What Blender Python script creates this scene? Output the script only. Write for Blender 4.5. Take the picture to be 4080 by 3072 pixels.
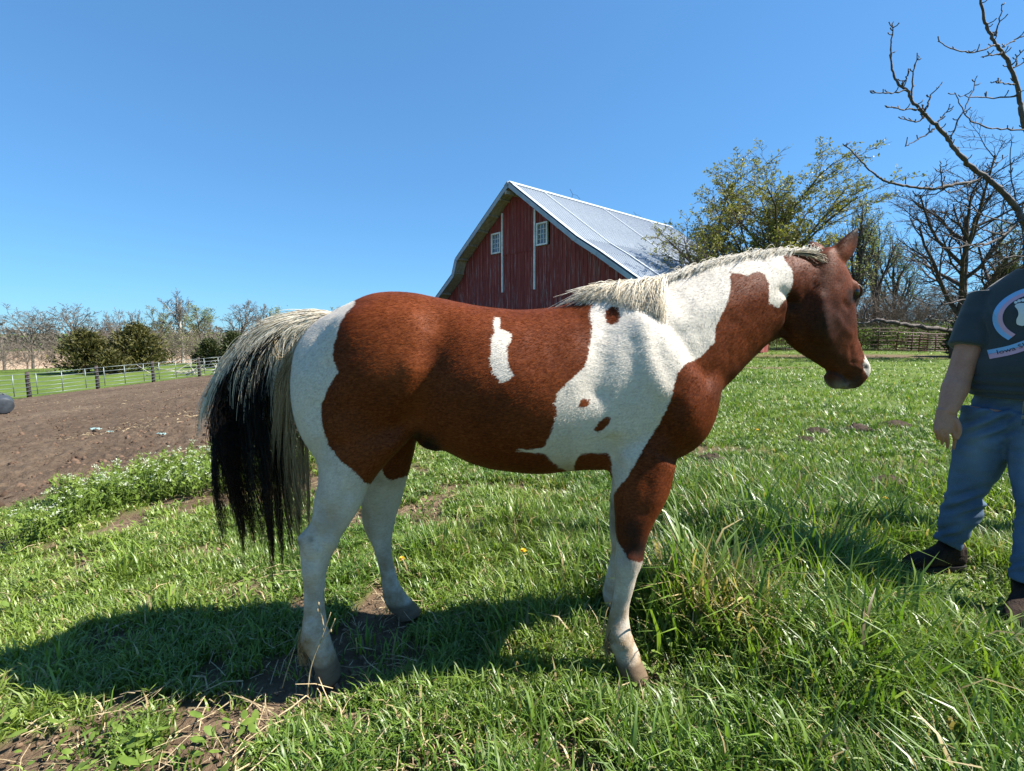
import bpy, bmesh, math, random
import numpy as np
from mathutils import Vector, Matrix
from mathutils.noise import noise as mnoise

for _o in list(bpy.data.objects):
    bpy.data.objects.remove(_o)
scene = bpy.context.scene
COL = scene.collection
rng = np.random.default_rng(7)
random.seed(7)

# ------------------------------------------------------------------ camera
CAM_H, PITCH, FPX = 1.28, math.radians(6.15), 1937.0      # focal length in pixels of a 4080 px wide frame
cam_data = bpy.data.cameras.new('camera')
cam = bpy.data.objects.new('camera', cam_data)
COL.objects.link(cam)
cam.location = (0, 0, CAM_H)
cam.rotation_euler = (math.pi / 2 - PITCH, 0, 0)
cam_data.sensor_width = 36.0
cam_data.sensor_fit = 'HORIZONTAL'
cam_data.lens = 36.0 * FPX / 4080.0
cam_data.clip_start = 0.05
cam_data.clip_end = 6000
scene.camera = cam

# ------------------------------------------------------------------ sky, sun, exposure
SUN_AZ, SUN_EL = math.radians(89), math.radians(47)        # azimuth from +Y towards +X
SKY_TINT = (0.42, 0.84, 1.27)
world = bpy.data.worlds.new('World')
scene.world = world
world.use_nodes = True
wn = world.node_tree
wn.nodes.clear()
sky = wn.nodes.new('ShaderNodeTexSky')
sky.sky_type = 'NISHITA'
sky.sun_disc = False
sky.sun_elevation = SUN_EL
sky.sun_rotation = SUN_AZ
sky.altitude = 300
sky.air_density = 1.0
sky.dust_density = 0.0
sky.ozone_density = 3.0
bg = wn.nodes.new('ShaderNodeBackground')
bg.inputs['Strength'].default_value = 0.101
wo = wn.nodes.new('ShaderNodeOutputWorld')
gm_ = wn.nodes.new('ShaderNodeGamma')                     # the even, clear blue of the day
gm_.inputs['Gamma'].default_value = 0.58
tint = wn.nodes.new('ShaderNodeMix'); tint.data_type = 'RGBA'; tint.blend_type = 'MULTIPLY'
tint.inputs[0].default_value = 1.0
tint.inputs[7].default_value = (SKY_TINT[0], SKY_TINT[1], SKY_TINT[2], 1)
wn.links.new(sky.outputs[0], gm_.inputs['Color'])
wn.links.new(gm_.outputs[0], tint.inputs[6])
wn.links.new(tint.outputs[2], bg.inputs['Color'])
wn.links.new(bg.outputs[0], wo.inputs['Surface'])
sun_d = bpy.data.lights.new('sun', 'SUN')
sun_d.energy = 5.0
sun_d.angle = math.radians(0.55)
sun_d.color = (1.0, 0.95, 0.87)
sun = bpy.data.objects.new('sun', sun_d)
COL.objects.link(sun)
_s = Vector((math.sin(SUN_AZ) * math.cos(SUN_EL), math.cos(SUN_AZ) * math.cos(SUN_EL), math.sin(SUN_EL)))
sun.rotation_euler = _s.to_track_quat('Z', 'Y').to_euler()
sun.location = (20, 5, 30)
vs = scene.view_settings
vs.view_transform = 'Standard'
vs.look = 'None'
vs.exposure = 1.5
vs.gamma = 1.0
scene.render.engine = 'CYCLES'
scene.cycles.max_bounces = 8
scene.cycles.diffuse_bounces = 6
scene.cycles.transparent_max_bounces = 8
scene.cycles.use_denoising = True

# ------------------------------------------------------------------ helpers
_cp, _sp = math.cos(PITCH), math.sin(PITCH)
def ray(u, v):
    xc, yc = (u - 2040.0) / FPX, -(v - 1536.0) / FPX
    return np.array([xc, yc * _sp + _cp, yc * _cp - _sp])
def U(u, v, Y):                       # point seen at (u, v) that stands at depth Y
    d = ray(u, v); t = Y / d[1]
    return np.array([0, 0, CAM_H]) + t * d
def G(u, v, z=0.0):                   # point seen at (u, v) at height z
    d = ray(u, v); t = (z - CAM_H) / d[2]
    return np.array([0, 0, CAM_H]) + t * d
def proj(P):
    P = np.asarray(P, float)
    q = P - np.array([0, 0, CAM_H])
    zc = q[..., 1] * _cp - q[..., 2] * _sp
    yc = q[..., 1] * _sp + q[..., 2] * _cp
    return 2040 + FPX * q[..., 0] / zc, 1536 - FPX * yc / zc, zc

def worldloc(p):
    v = Vector((0, 0, 0))
    while p is not None:
        v += p.location; p = p.parent
    return np.array(v)
def raw_mesh(name, V, F, smooth=False):
    """V (n,3); F list of faces or an (m,k) int array"""
    me = bpy.data.meshes.new(name)
    V = np.asarray(V, np.float32)
    if isinstance(F, np.ndarray) and F.ndim == 2:
        m, k = F.shape
        me.vertices.add(len(V)); me.vertices.foreach_set('co', V.ravel())
        me.loops.add(m * k); me.loops.foreach_set('vertex_index', F.astype(np.int32).ravel())
        me.polygons.add(m)
        me.polygons.foreach_set('loop_start', np.arange(0, m * k, k, dtype=np.int32))
        me.polygons.foreach_set('loop_total', np.full(m, k, np.int32))
        me.update(calc_edges=True)
    else:
        me.from_pydata([tuple(map(float, p)) for p in V], [], [tuple(map(int, f)) for f in F])
        me.update()
    if smooth:
        me.polygons.foreach_set('use_smooth', np.ones(len(me.polygons), bool))
    return me
def add_obj(name, me, mat=None, parent=None, loc=None):
    o = bpy.data.objects.new(name, me); COL.objects.link(o)
    if mat is not None and me is not None:
        if not me.materials: me.materials.append(mat)
    if parent is not None: o.parent = parent
    if loc is not None: o.location = tuple(map(float, loc))
    return o
def mesh_obj(name, V, F, mat, parent=None, smooth=False, loc=None):
    """V in world coordinates; origin at the parent's origin, or at loc"""
    V = np.asarray(V, float)
    base = worldloc(parent)
    L = np.zeros(3) if loc is None else np.asarray(loc, float) - base
    o = add_obj(name, raw_mesh(name, V - base - L, F, smooth), mat, parent, L)
    return o
def tag(o, label=None, cat=None, group=None, kind=None):
    if label: o['label'] = label
    if cat: o['category'] = cat
    if group: o['group'] = group
    if kind: o['kind'] = kind
    return o
def thing(name, label, cat, loc=(0, 0, 0), group=None):
    o = bpy.data.objects.new(name, None); COL.objects.link(o)
    o.location = tuple(map(float, loc)); o.empty_display_size = .2
    return tag(o, label, cat, group)
def attr(me, name, arr, kind='FLOAT'):
    a = me.attributes.new(name, kind, 'POINT')
    arr = np.asarray(arr, np.float32)
    a.data.foreach_set('color' if kind == 'FLOAT_COLOR' else ('vector' if kind == 'FLOAT_VECTOR' else 'value'), arr.ravel())
class MB:
    """collects simple solids into one mesh"""
    def __init__(s): s.V = []; s.F = []
    def add(s, V, F):
        n = len(s.V); s.V += [tuple(map(float, v)) for v in V]; s.F += [tuple(i + n for i in f) for f in F]
    def frame_box(s, c, ax, ay, az):
        """box from centre c and three half-axis vectors"""
        c, ax, ay, az = map(lambda q: np.asarray(q, float), (c, ax, ay, az))
        V = [c + i * ax + j * ay + k * az for k in (-1, 1) for j in (-1, 1) for i in (-1, 1)]
        s.add(V, [(0, 2, 3, 1), (4, 5, 7, 6), (0, 1, 5, 4), (2, 6, 7, 3), (0, 4, 6, 2), (1, 3, 7, 5)])
    def box(s, a, b):
        a = np.asarray(a, float); b = np.asarray(b, float)
        c = (a + b) / 2; h = (b - a) / 2
        s.frame_box(c, (h[0], 0, 0), (0, h[1], 0), (0, 0, h[2]))
    def tube(s, pts, rad, n=8, cap=True):
        V, F = tube_mesh(pts, rad, n, cap); s.add(V, F)
    def build(s, name, mat, parent=None, smooth=False, loc=None):
        return mesh_obj(name, s.V, s.F, mat, parent, smooth, loc)
def frames(pts):
    pts = np.asarray(pts, float)
    T = np.gradient(pts, axis=0) if len(pts) > 2 else np.repeat((pts[1] - pts[0])[None], 2, 0)
    T /= np.linalg.norm(T, axis=1)[:, None] + 1e-12
    A = []
    up = np.array([0, 0, 1.0]) if abs(T[0][2]) < .9 else np.array([1.0, 0, 0])
    a = np.cross(up, T[0])
    for t in T:
        a = a - t * a.dot(t); a = a / (np.linalg.norm(a) + 1e-12); A.append(a.copy())
    A = np.array(A); B = np.cross(T, A)
    return pts, A, B
def tube_mesh(pts, rad, n=8, cap=True):
    pts, A, B = frames(pts)
    rad = np.broadcast_to(np.asarray(rad, float), (len(pts),))
    th = np.arange(n) * 2 * math.pi / n
    V = (pts[:, None] + rad[:, None, None] * (np.cos(th)[None, :, None] * A[:, None] + np.sin(th)[None, :, None] * B[:, None])).reshape(-1, 3)
    F = []
    for i in range(len(pts) - 1):
        for j in range(n):
            k = (j + 1) % n
            F.append((i * n + j, i * n + k, (i + 1) * n + k, (i + 1) * n + j))
    if cap:
        F.append(tuple(range(n))[::-1]); F.append(tuple((len(pts) - 1) * n + j for j in range(n)))
    return V, F
def loft(rings, cap=True):
    rings = np.asarray(rings, float); m, n = rings.shape[:2]
    F = [(i * n + j, i * n + (j + 1) % n, (i + 1) * n + (j + 1) % n, (i + 1) * n + j) for i in range(m - 1) for j in range(n)]
    V = rings.reshape(-1, 3)
    if cap:
        F.append(tuple(range(n))[::-1]); F.append(tuple((m - 1) * n + j for j in range(n)))
    return V, F
def resample(P, n):
    """Catmull-Rom resample of an (m, k) table to n rows, by row index"""
    P = np.asarray(P, float); m = len(P)
    t = np.linspace(0, m - 1, n); i = np.clip(t.astype(int), 0, m - 2); f = (t - i)[:, None]
    g = lambda k: P[np.clip(k, 0, m - 1)]
    p0, p1, p2, p3 = g(i - 1), g(i), g(i + 1), g(i + 2)
    return .5 * (2 * p1 + (p2 - p0) * f + (2 * p0 - 5 * p1 + 4 * p2 - p3) * f ** 2 + (3 * p1 - p0 - 3 * p2 + p3) * f ** 3)
def smoothstep(a, b, x):
    t = np.clip((x - a) / (b - a), 0, 1); return t * t * (3 - 2 * t)
# cheap value noise on numpy arrays
_perm = np.random.default_rng(3).random((64, 64, 64)).astype(np.float32)
def vnoise(P, scale=1.0, off=0.0):
    Q = np.asarray(P, float) * scale + off + 1000.0
    i = np.floor(Q).astype(int); f = Q - i; f = f * f * (3 - 2 * f); i &= 63; j = (i + 1) & 63
    r = 0
    for a in (0, 1):
        for b in (0, 1):
            for c in (0, 1):
                w = (f[..., 0] if a else 1 - f[..., 0]) * (f[..., 1] if b else 1 - f[..., 1]) * (f[..., 2] if c else 1 - f[..., 2])
                r = r + w * _perm[(j if a else i)[..., 0], (j if b else i)[..., 1], (j if c else i)[..., 2]]
    return r
def vn2(x, y, scale=1.0, off=0.0):
    return vnoise(np.stack([x, y, np.zeros_like(x) + .37], -1), scale, off)

# ------------------------------------------------------------------ materials
class NT:
    """small node-tree writer"""
    def __init__(s, name, rough=.7, spec=.3):
        s.m = bpy.data.materials.new(name); s.m.use_nodes = True
        s.t = s.m.node_tree; s.b = s.t.nodes['Principled BSDF']
        s.b.inputs['Roughness'].default_value = rough
        s.b.inputs['Specular IOR Level'].default_value = spec
    def n(s, typ, **kw):
        nd = s.t.nodes.new('ShaderNode' + typ)
        for k, v in kw.items():
            if k.startswith('i_'):
                key = k[2:].replace('_', ' '); key = int(key) if key.isdigit() else key
                s.put(nd.inputs[key], v)
            else: setattr(nd, k, v)
        return nd
    def put(s, sock, v):
        if isinstance(v, bpy.types.NodeSocket): s.t.links.new(v, sock)
        elif isinstance(v, bpy.types.Node): s.t.links.new(v.outputs[0], sock)
        else:
            if hasattr(sock.default_value, '__len__') and not hasattr(v, '__len__'): v = (v, v, v) if len(sock.default_value) == 3 else (v, v, v, 1)
            if hasattr(v, '__len__') and len(v) == 3 and len(sock.default_value) == 4: v = (*v, 1)
            sock.default_value = v
    def obj(s): return s.n('TexCoord').outputs['Object']
    def noise(s, scale, detail=4, rough=.55, vec=None, out=0, dist=0.0):
        nd = s.n('TexNoise', i_Scale=scale, i_Detail=detail, i_Roughness=rough, i_Distortion=dist)
        s.put(nd.inputs['Vector'], vec if vec is not None else s.obj())
        return nd.outputs[out]
    def stretch(s, sx, sy, sz, vec=None):
        nd = s.n('Mapping', i_Scale=(sx, sy, sz)); s.put(nd.inputs['Vector'], vec if vec is not None else s.obj()); return nd.outputs[0]
    def ramp(s, fac, stops, interp='LINEAR'):
        nd = s.n('ValToRGB'); s.put(nd.inputs[0], fac); cr = nd.color_ramp; cr.interpolation = interp
        while len(cr.elements) < len(stops): cr.elements.new(.5)
        for e, (p, c) in zip(cr.elements, stops):
            e.position = p; e.color = (*c, 1) if hasattr(c, '__len__') else (c, c, c, 1)
        return nd.outputs[0]
    def mix(s, fac, a, b, mode='MIX'):
        nd = s.n('Mix', data_type='RGBA', blend_type=mode); s.put(nd.inputs[0], fac); s.put(nd.inputs[6], a); s.put(nd.inputs[7], b); return nd.outputs[2]
    def math(s, op, a, b=None, c=None, clamp=False):
        nd = s.n('Math', operation=op, use_clamp=clamp); s.put(nd.inputs[0], a)
        if b is not None: s.put(nd.inputs[1], b)
        if c is not None: s.put(nd.inputs[2], c)
        return nd.outputs[0]
    def mrange(s, x, a, b, c=0., d=1., smooth=False):
        nd = s.n('MapRange', interpolation_type='SMOOTHSTEP' if smooth else 'LINEAR')
        for i, q in enumerate((x, a, b, c, d)): s.put(nd.inputs[i], q)
        return nd.outputs[0]
    def attr(s, name, out='Fac'): return s.n('Attribute', attribute_name=name).outputs[out]
    def col(s, c): s.put(s.b.inputs['Base Color'], c); return s
    def rough(s, r): s.put(s.b.inputs['Roughness'], r); return s
    def bump(s, h, strength=.3, dist=.01):
        nd = s.n('Bump', i_Strength=strength, i_Distance=dist); s.put(nd.inputs['Height'], h); s.put(s.b.inputs['Normal'], nd.outputs[0]); return s
    def set(s, **kw):
        for k, v in kw.items(): s.put(s.b.inputs[k.replace('_', ' ')], v)
        return s
# ================================================================== ground
def zt(x, y):
    x = np.asarray(x, float); y = np.asarray(y, float)
    s = np.maximum(-x - .9, 0)
    z = -.092 * (s * s / (s + .8))
    z = np.maximum(z, -2.45) + .10 * np.minimum(0, z + 2.3)          # levels out below the fence
    d = np.hypot(x, y)
    left = smoothstep(-10, -30, x + .25 * (y - 30))
    z = z - 4.4 * smoothstep(75, 120, d) * left + 3.6 * smoothstep(125, 215, d) * left
    z = z + 9.0 * smoothstep(260, 900, d)
    z = z + .05 * (vn2(x, y, .35) - .5) * smoothstep(1.5, 5, d) + .02 * (vn2(x, y, 1.7, 8.) - .5)
    return z
def zt1(x, y): return float(zt(np.array([x]), np.array([y]))[0])
# edge of the trodden paddock: a closed outline on the map
MUD = np.array([(-4.55, 3.55), (-4.1, 4.5), (-3.75, 5.4), (-3.0, 6.2), (-2.3, 7.0), (-2.2, 9), (-3.0, 14), (-5.5, 24), (-9, 36), (-14, 50), (-19.6, 49), (-24.4, 37.6), (-28.3, 27.2), (-33, 14), (-34, 2), (-20, -2), (-8, 1.2), (-5.4, 2.4)])
def mud_d(x, y):
    n = .9 * (vn2(x, y, .9, 3.) - .5) + .5 * (vn2(x, y, 2.7, 6.) - .5)
    return pdist_m(x, y, MUD) + n
def pdist_m(u, v, poly):
    u = np.asarray(u, float).ravel(); v = np.asarray(v, float).ravel()
    P = np.asarray(poly); B = np.roll(P, -1, 0); inside = np.zeros(len(u), bool); dm = np.full(len(u), 1e9)
    for a, b in zip(P, B):
        ab = b - a; L = ab.dot(ab) + 1e-9
        t = np.clip(((u - a[0]) * ab[0] + (v - a[1]) * ab[1]) / L, 0, 1)
        dm = np.minimum(dm, np.hypot(u - a[0] - t * ab[0], v - a[1] - t * ab[1]))
        inside ^= ((a[1] > v) != (b[1] > v)) & (u < (b[0] - a[0]) * (v - a[1]) / (b[1] - a[1] + 1e-12) + a[0])
    return np.where(inside, dm, -dm)
def bare(x, y):
    """0..1, where turf is worn to soil"""
    x = np.asarray(x, float); y = np.asarray(y, float)
    n = .6 * vn2(x, y, 1.5, 2.) + .4 * vn2(x, y, 5.0, 4.)
    thr = np.where(x < .5, .555, .63) - .05 * smoothstep(1.7, 1.2, y)
    b = smoothstep(thr, thr + .05, n) * smoothstep(9, 5, np.hypot(x, y))
    def ell(cx, cy, rx, ry): return np.exp(-(((x - cx) / rx) ** 2 + ((y - cy) / ry) ** 2) ** 2)
    for cx, cy, rx, ry in ((.62, 1.72, .17, .10), (-.55, 1.5, .16, .06), (-.6, 1.12, .15, .06), (.62, 1.12, .25, .10), (.2, 1.42, .2, .06), (-1.35, 2.35, .25, .10), (-1.75, 2.0, .2, .1), (-2.0, 2.9, .3, .12), (.55, 2.75, .3, .08), (9.8, 18.2, 2.1, .5), (20, 27.5, 7.5, 2.6)):
        b = np.maximum(b, ell(cx, cy, rx, ry))
    return b
# radial sheet, fine near the camera, out past the horizon
nr, na = 300, 480
rad = np.concatenate([[0.0], np.geomspace(.35, 2600, nr - 1)])
ang = np.linspace(-math.pi, math.pi, na, endpoint=False)
RR, AA = np.meshgrid(rad, ang, indexing='ij')
GX, GY = RR * np.sin(AA), RR * np.cos(AA)
GZ = zt(GX, GY)
fine = (vn2(GX, GY, 9.0, 1.) - .5) * .03 + (vn2(GX, GY, 24., 2.) - .5) * .014
bb = bare(GX.ravel(), GY.ravel()).reshape(GX.shape)
GZ = GZ + fine * smoothstep(30, 4, RR) - .02 * bb
mdv = mud_d(GX.ravel(), GY.ravel()).reshape(GX.shape)
GZ = GZ - .06 * smoothstep(.1, .8, mdv)
idx = np.arange(nr * na).reshape(nr, na); jn = np.roll(idx, -1, 1)
Fg = np.stack([idx[:-1], idx[1:], jn[1:], jn[:-1]], -1).reshape(-1, 4)
gme = raw_mesh('ground', np.stack([GX, GY, GZ], -1).reshape(-1, 3), Fg, True)
field = smoothstep(118, 128, np.hypot(GX, GY)) * smoothstep(225, 215, np.hypot(GX, GY)) * smoothstep(-30, -45, GX)
attr(gme, 'bare', np.maximum(bb, smoothstep(-.2, .1, mdv)).ravel()); attr(gme, 'field', field.ravel())
N = NT('ground_soil_turf', .95, .1)
soil = N.ramp(N.math('ADD', N.math('MULTIPLY', N.noise(2.2, 5, .6), .5), N.math('MULTIPLY', N.noise(34, 5, .7), .5)), [(.3, (.055, .036, .023)), (.5, (.125, .086, .055)), (.7, (.21, .15, .10))])
turf = N.ramp(N.math('ADD', N.math('MULTIPLY', N.noise(.9, 4, .6), .55), N.math('MULTIPLY', N.noise(19, 5, .7), .45)), [(.3, (.036, .060, .012)), (.5, (.085, .128, .024)), (.7, (.15, .185, .046))])
stub = N.ramp(N.noise(.08, 6, .65), [(.35, (.22, .15, .10)), (.65, (.36, .27, .185))])
c = N.mix(N.attr('bare'), turf, soil)
c = N.mix(N.attr('field'), c, stub)
N.col(c).bump(N.math('ADD', N.noise(60, 5, .7), N.noise(12, 4, .6)), .8, .02)
ground = add_obj('ground', gme, N.m); ground['kind'] = 'structure'

# trodden paddock: its own fine, cloddy sheet
nr2, na2 = 330, 430
rad2 = np.geomspace(2.6, 60, nr2); ang2 = np.radians(np.linspace(-78, -2, na2))
R2, A2 = np.meshgrid(rad2, ang2, indexing='ij'); PX, PY = R2 * np.sin(A2), R2 * np.cos(A2)
m2 = mud_d(PX.ravel(), PY.ravel()).reshape(PX.shape)
clod = (vn2(PX, PY, 3.1, 1.) - .5) * .05 + np.abs(vn2(PX, PY, 7.5, 2.) - .5) * .085 + (vn2(PX, PY, 17, 3.) - .5) * .05 + (vn2(PX, PY, 33, 5.) - .5) * .024
PZ = zt(PX, PY) - .03 + clod * smoothstep(-.1, .8, m2) + .03 * smoothstep(-.2, .3, m2)
idx = np.arange(nr2 * na2).reshape(nr2, na2)
Fp = np.stack([idx[:-1, :-1], idx[1:, :-1], idx[1:, 1:], idx[:-1, 1:]], -1).reshape(-1, 4)
keep = (m2.ravel()[Fp].max(1) > -.12)
Fp = Fp[keep]; used, inv = np.unique(Fp, return_inverse=True); Fp = inv.reshape(-1, 4)
pm = raw_mesh('paddock_soil', np.stack([PX, PY, PZ], -1).reshape(-1, 3)[used], Fp, True)
N = NT('paddock_soil', .95, .12)
big = N.noise(.35, 4, .6); fi = N.noise(22, 6, .72); md = N.noise(4.5, 5, .65)
c = N.ramp(N.math('ADD', N.math('MULTIPLY', fi, .45), N.math('ADD', N.math('MULTIPLY', md, .35), N.math('MULTIPLY', big, .35))), [(.36, (.032, .022, .015)), (.56, (.088, .062, .042)), (.74, (.15, .112, .078))])
straw = N.mrange(N.noise(1.0, 5, .75, N.stretch(16, 60, 30), dist=1.5), .60, .70)
c = N.mix(N.math('MULTIPLY', straw, N.mrange(big, .35, .6)), c, (.24, .165, .085))
N.col(c).bump(N.math('ADD', fi, md), 1.0, .03)
pad = add_obj('paddock_soil', pm, N.m); pad['kind'] = 'structure'
# ================================================================== barn
BR = np.array([.7426, .6698, 0]); BG = np.array([.6698, -.7426, 0]); BZ = np.array([0, 0, 1.]); BP = np.array([-.209, 28.0, 0])
barn = thing('barn', 'large weathered red board barn with a pale corrugated metal roof and two gable windows', 'barn', BP)
def bp(t, s, z): return BP + BG * t + BR * s + BZ * z
LEN = 17.1
PROF_L = [(0, 9.52), (-5.03, 5.93), (-5.42, 4.99), (-7.17, 3.77), (-8.9, 2.55)]
PROF_R = [(0, 9.52), (5.0, 5.83), (6.3, 5.03), (8.33, 3.67), (9.9, 2.6)]
PROF = PROF_L[::-1] + PROF_R[1:]
px_, pz_ = np.array([p[0] for p in PROF]), np.array([p[1] for p in PROF])
roofz = lambda t: float(np.interp(t, px_, pz_))
N = NT('barn_red_paint', .8, .2)
st = N.noise(1.0, 6, .7, N.stretch(9, 9, .55)); fine = N.noise(1.0, 4, .7, N.stretch(60, 60, 3))
peel = N.math('MULTIPLY', N.mrange(st, .52, .66), N.mrange(fine, .40, .58))
oz = N.n('SeparateXYZ'); N.put(oz.inputs[0], N.obj())
peel = N.math('MULTIPLY', peel, N.mrange(oz.outputs[2], 9.0, 3.2, .25, 1.0))
red = N.ramp(N.noise(1.0, 4, .6, N.stretch(5, 5, 1.2)), [(.3, (.155, .026, .022)), (.7, (.245, .048, .038))])
rnd = N.n('ObjectInfo').outputs['Random']
red = N.mix(.35, red, N.mix(rnd, (.14, .03, .026), (.26, .055, .045)))
N.col(N.mix(peel, red, (.36, .31, .30))).bump(fine, .3, .01)
M_RED = N.m
N = NT('barn_gray_wood', .85, .2); g_ = N.noise(1.0, 5, .7, N.stretch(6, 6, 2)); N.col(N.ramp(g_, [(.3, (.20, .165, .13)), (.7, (.42, .37, .30))])); M_GW = N.m
N = NT('barn_white_trim', .7, .3); N.col(N.ramp(N.noise(4, 5, .7), [(.3, (.50, .49, .47)), (.6, (.74, .74, .73))])); M_WT = N.m
M_DARK = NT('barn_dark_gap', .95, .05).col((.018, .008, .007)).m
N = NT('galvanised_roof', .42, .5); n1 = N.noise(1.0, 5, .65, N.stretch(.5, .5, .5)); N.col(N.ramp(n1, [(.3, (.25, .285, .325)), (.7, (.33, .37, .41))])); N.set(Metallic=.25); M_ROOF = N.m
N = NT('glare_and_cap_metal', .4, .5); N.col((.40, .44, .48)); M_LAP = N.m  # brighter than the sheets: painted glare on the laps; also the caps
N = NT('roof_edge_metal', .55, .4); N.col(N.ramp(N.noise(2, 4, .6), [(.3, (.22, .27, .33)), (.7, (.34, .40, .47))])); M_EDGE = N.m
N = NT('old_glass', .08, .6); N.col(N.ramp(N.noise(6, 3, .6), [(.35, (.05, .07, .10)), (.7, (.17, .21, .26))])); M_GLASS = N.m
SW = .78                                                     # gable wall stands back under the overhang
# backing and side walls
bk = MB()
poly = [(t, roofz(t) - .14) for t in np.linspace(-7.9, 7.9, 41)]
Vb = [bp(t, SW + .06, -.3) for t, _ in poly] + [bp(t, SW + .06, z) for t, z in poly] + [bp(t, SW + .16, -.3) for t, _ in poly] + [bp(t, SW + .16, z) for t, z in poly]
n = len(poly); Fb = []
for i in range(n - 1):
    Fb += [(i, i + 1, n + i + 1, n + i), (2 * n + i, 3 * n + i, 3 * n + i + 1, 2 * n + i + 1), (n + i, n + i + 1, 3 * n + i + 1, 3 * n + i)]
mesh_obj('gable_backing', Vb, Fb, M_DARK, barn)
for t0 in (-7.95, 7.95):
    b = MB(); c = (bp(t0, SW, -.3) + bp(t0, LEN - .6, roofz(t0) - .12)) / 2
    b.frame_box(c, BG * .06, BR * (LEN - .6 - SW) / 2, BZ * (roofz(t0) - .12 + .3) / 2); b.build('side_wall', M_RED, barn)
mesh_obj('back_wall', np.array(Vb) + BR * (LEN - 1.4), Fb, M_RED, barn)
# gable boards, each one its own
bw = .285; rb = np.random.default_rng(5)
def board(t0, t1, z0, zf, s0, th):
    za, zb = zf(t0), zf(t1)
    if min(za, zb) - z0 < .1: return
    V = [bp(t0, s0, z0), bp(t1, s0, z0), bp(t1, s0, zb), bp(t0, s0, za), bp(t0, s0 + th, z0), bp(t1, s0 + th, z0), bp(t1, s0 + th, zb), bp(t0, s0 + th, za)]
    mesh_obj('board', V, [(0, 1, 2, 3), (4, 7, 6, 5), (0, 4, 5, 1), (1, 5, 6, 2), (2, 6, 7, 3), (3, 7, 4, 0)], M_RED, barn)
WIN = [(-2.36, -1.52), (1.50, 2.34)]; WZ0, WZ1 = 6.03, 7.24
t = -7.9
while t < 7.9:
    w = bw * (.85 + .3 * rb.random()); t1 = min(t + w, 7.9); d = rb.uniform(-.006, .006)
    rf = lambda q: roofz(q) - .16
    mid = (t + t1) / 2
    if -1.30 < mid < 1.30:
        board(t + .011, t1 - .011, 5.86 + rb.uniform(-.03, .03), rf, SW - .035 + d, .05)
        board(t + .011, t1 - .011, -.2, lambda q: 5.90, SW + d, .04)
    else:
        hit = [w_ for w_ in WIN if t1 > w_[0] - .02 and t < w_[1] + .02]
        if hit:
            board(t + .011, t1 - .011, WZ1 + .02, rf, SW + d, .05); board(t + .011, t1 - .011, -.2, lambda q: WZ0 - .02, SW + d, .05)
        else: board(t + .011, t1 - .011, -.2, rf, SW + d, .05)
    t = t1
for tt_, zt0 in ((-1.36, 8.28), (1.36, 8.02)):
    b = MB(); b.frame_box(bp(tt_, SW - .05, (zt0 + 3.7) / 2), BG * .055, BR * .035, BZ * (zt0 - 3.7) / 2); b.build('door_track', M_WT, barn)
# windows of twelve panes
for w0, w1 in WIN:
    fr = MB(); f = .085
    for a, b_, c_, d_ in ((w0, w1, WZ0, WZ0 + f), (w0, w1, WZ1 - f, WZ1), (w0, w0 + f, WZ0 + f, WZ1 - f), (w1 - f, w1, WZ0 + f, WZ1 - f)):
        fr.frame_box(bp((a + b_) / 2, SW - .04, (c_ + d_) / 2), BG * (b_ - a) / 2, BR * .05, BZ * (d_ - c_) / 2)
    win = fr.build('window', M_WT, barn)
    iw, ih = (w1 - w0 - 2 * f), (WZ1 - WZ0 - 2 * f); m = MB()
    for i in range(1, 3): m.frame_box(bp(w0 + f + iw * i / 3, SW - .01, (WZ0 + WZ1) / 2), BG * .013, BR * .02, BZ * ih / 2)
    for j in range(1, 4): m.frame_box(bp((w0 + w1) / 2, SW - .012, WZ0 + f + ih * j / 4), BG * iw / 2, BR * .016, BZ * .013)
    m.build('glazing_bars', M_WT, win)
    for i in range(3):
        for j in range(4):
            p = MB(); tw = rb.uniform(-.01, .01)
            p.frame_box(bp(w0 + f + iw * (i + .5) / 3, SW + .015, WZ0 + f + ih * (j + .5) / 4), BG * (iw / 6 - .002) + BR * tw, BR * .003, BZ * (ih / 8 - .002) + BR * rb.uniform(-.008, .008))
            p.build('pane', M_GLASS, win)
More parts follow.
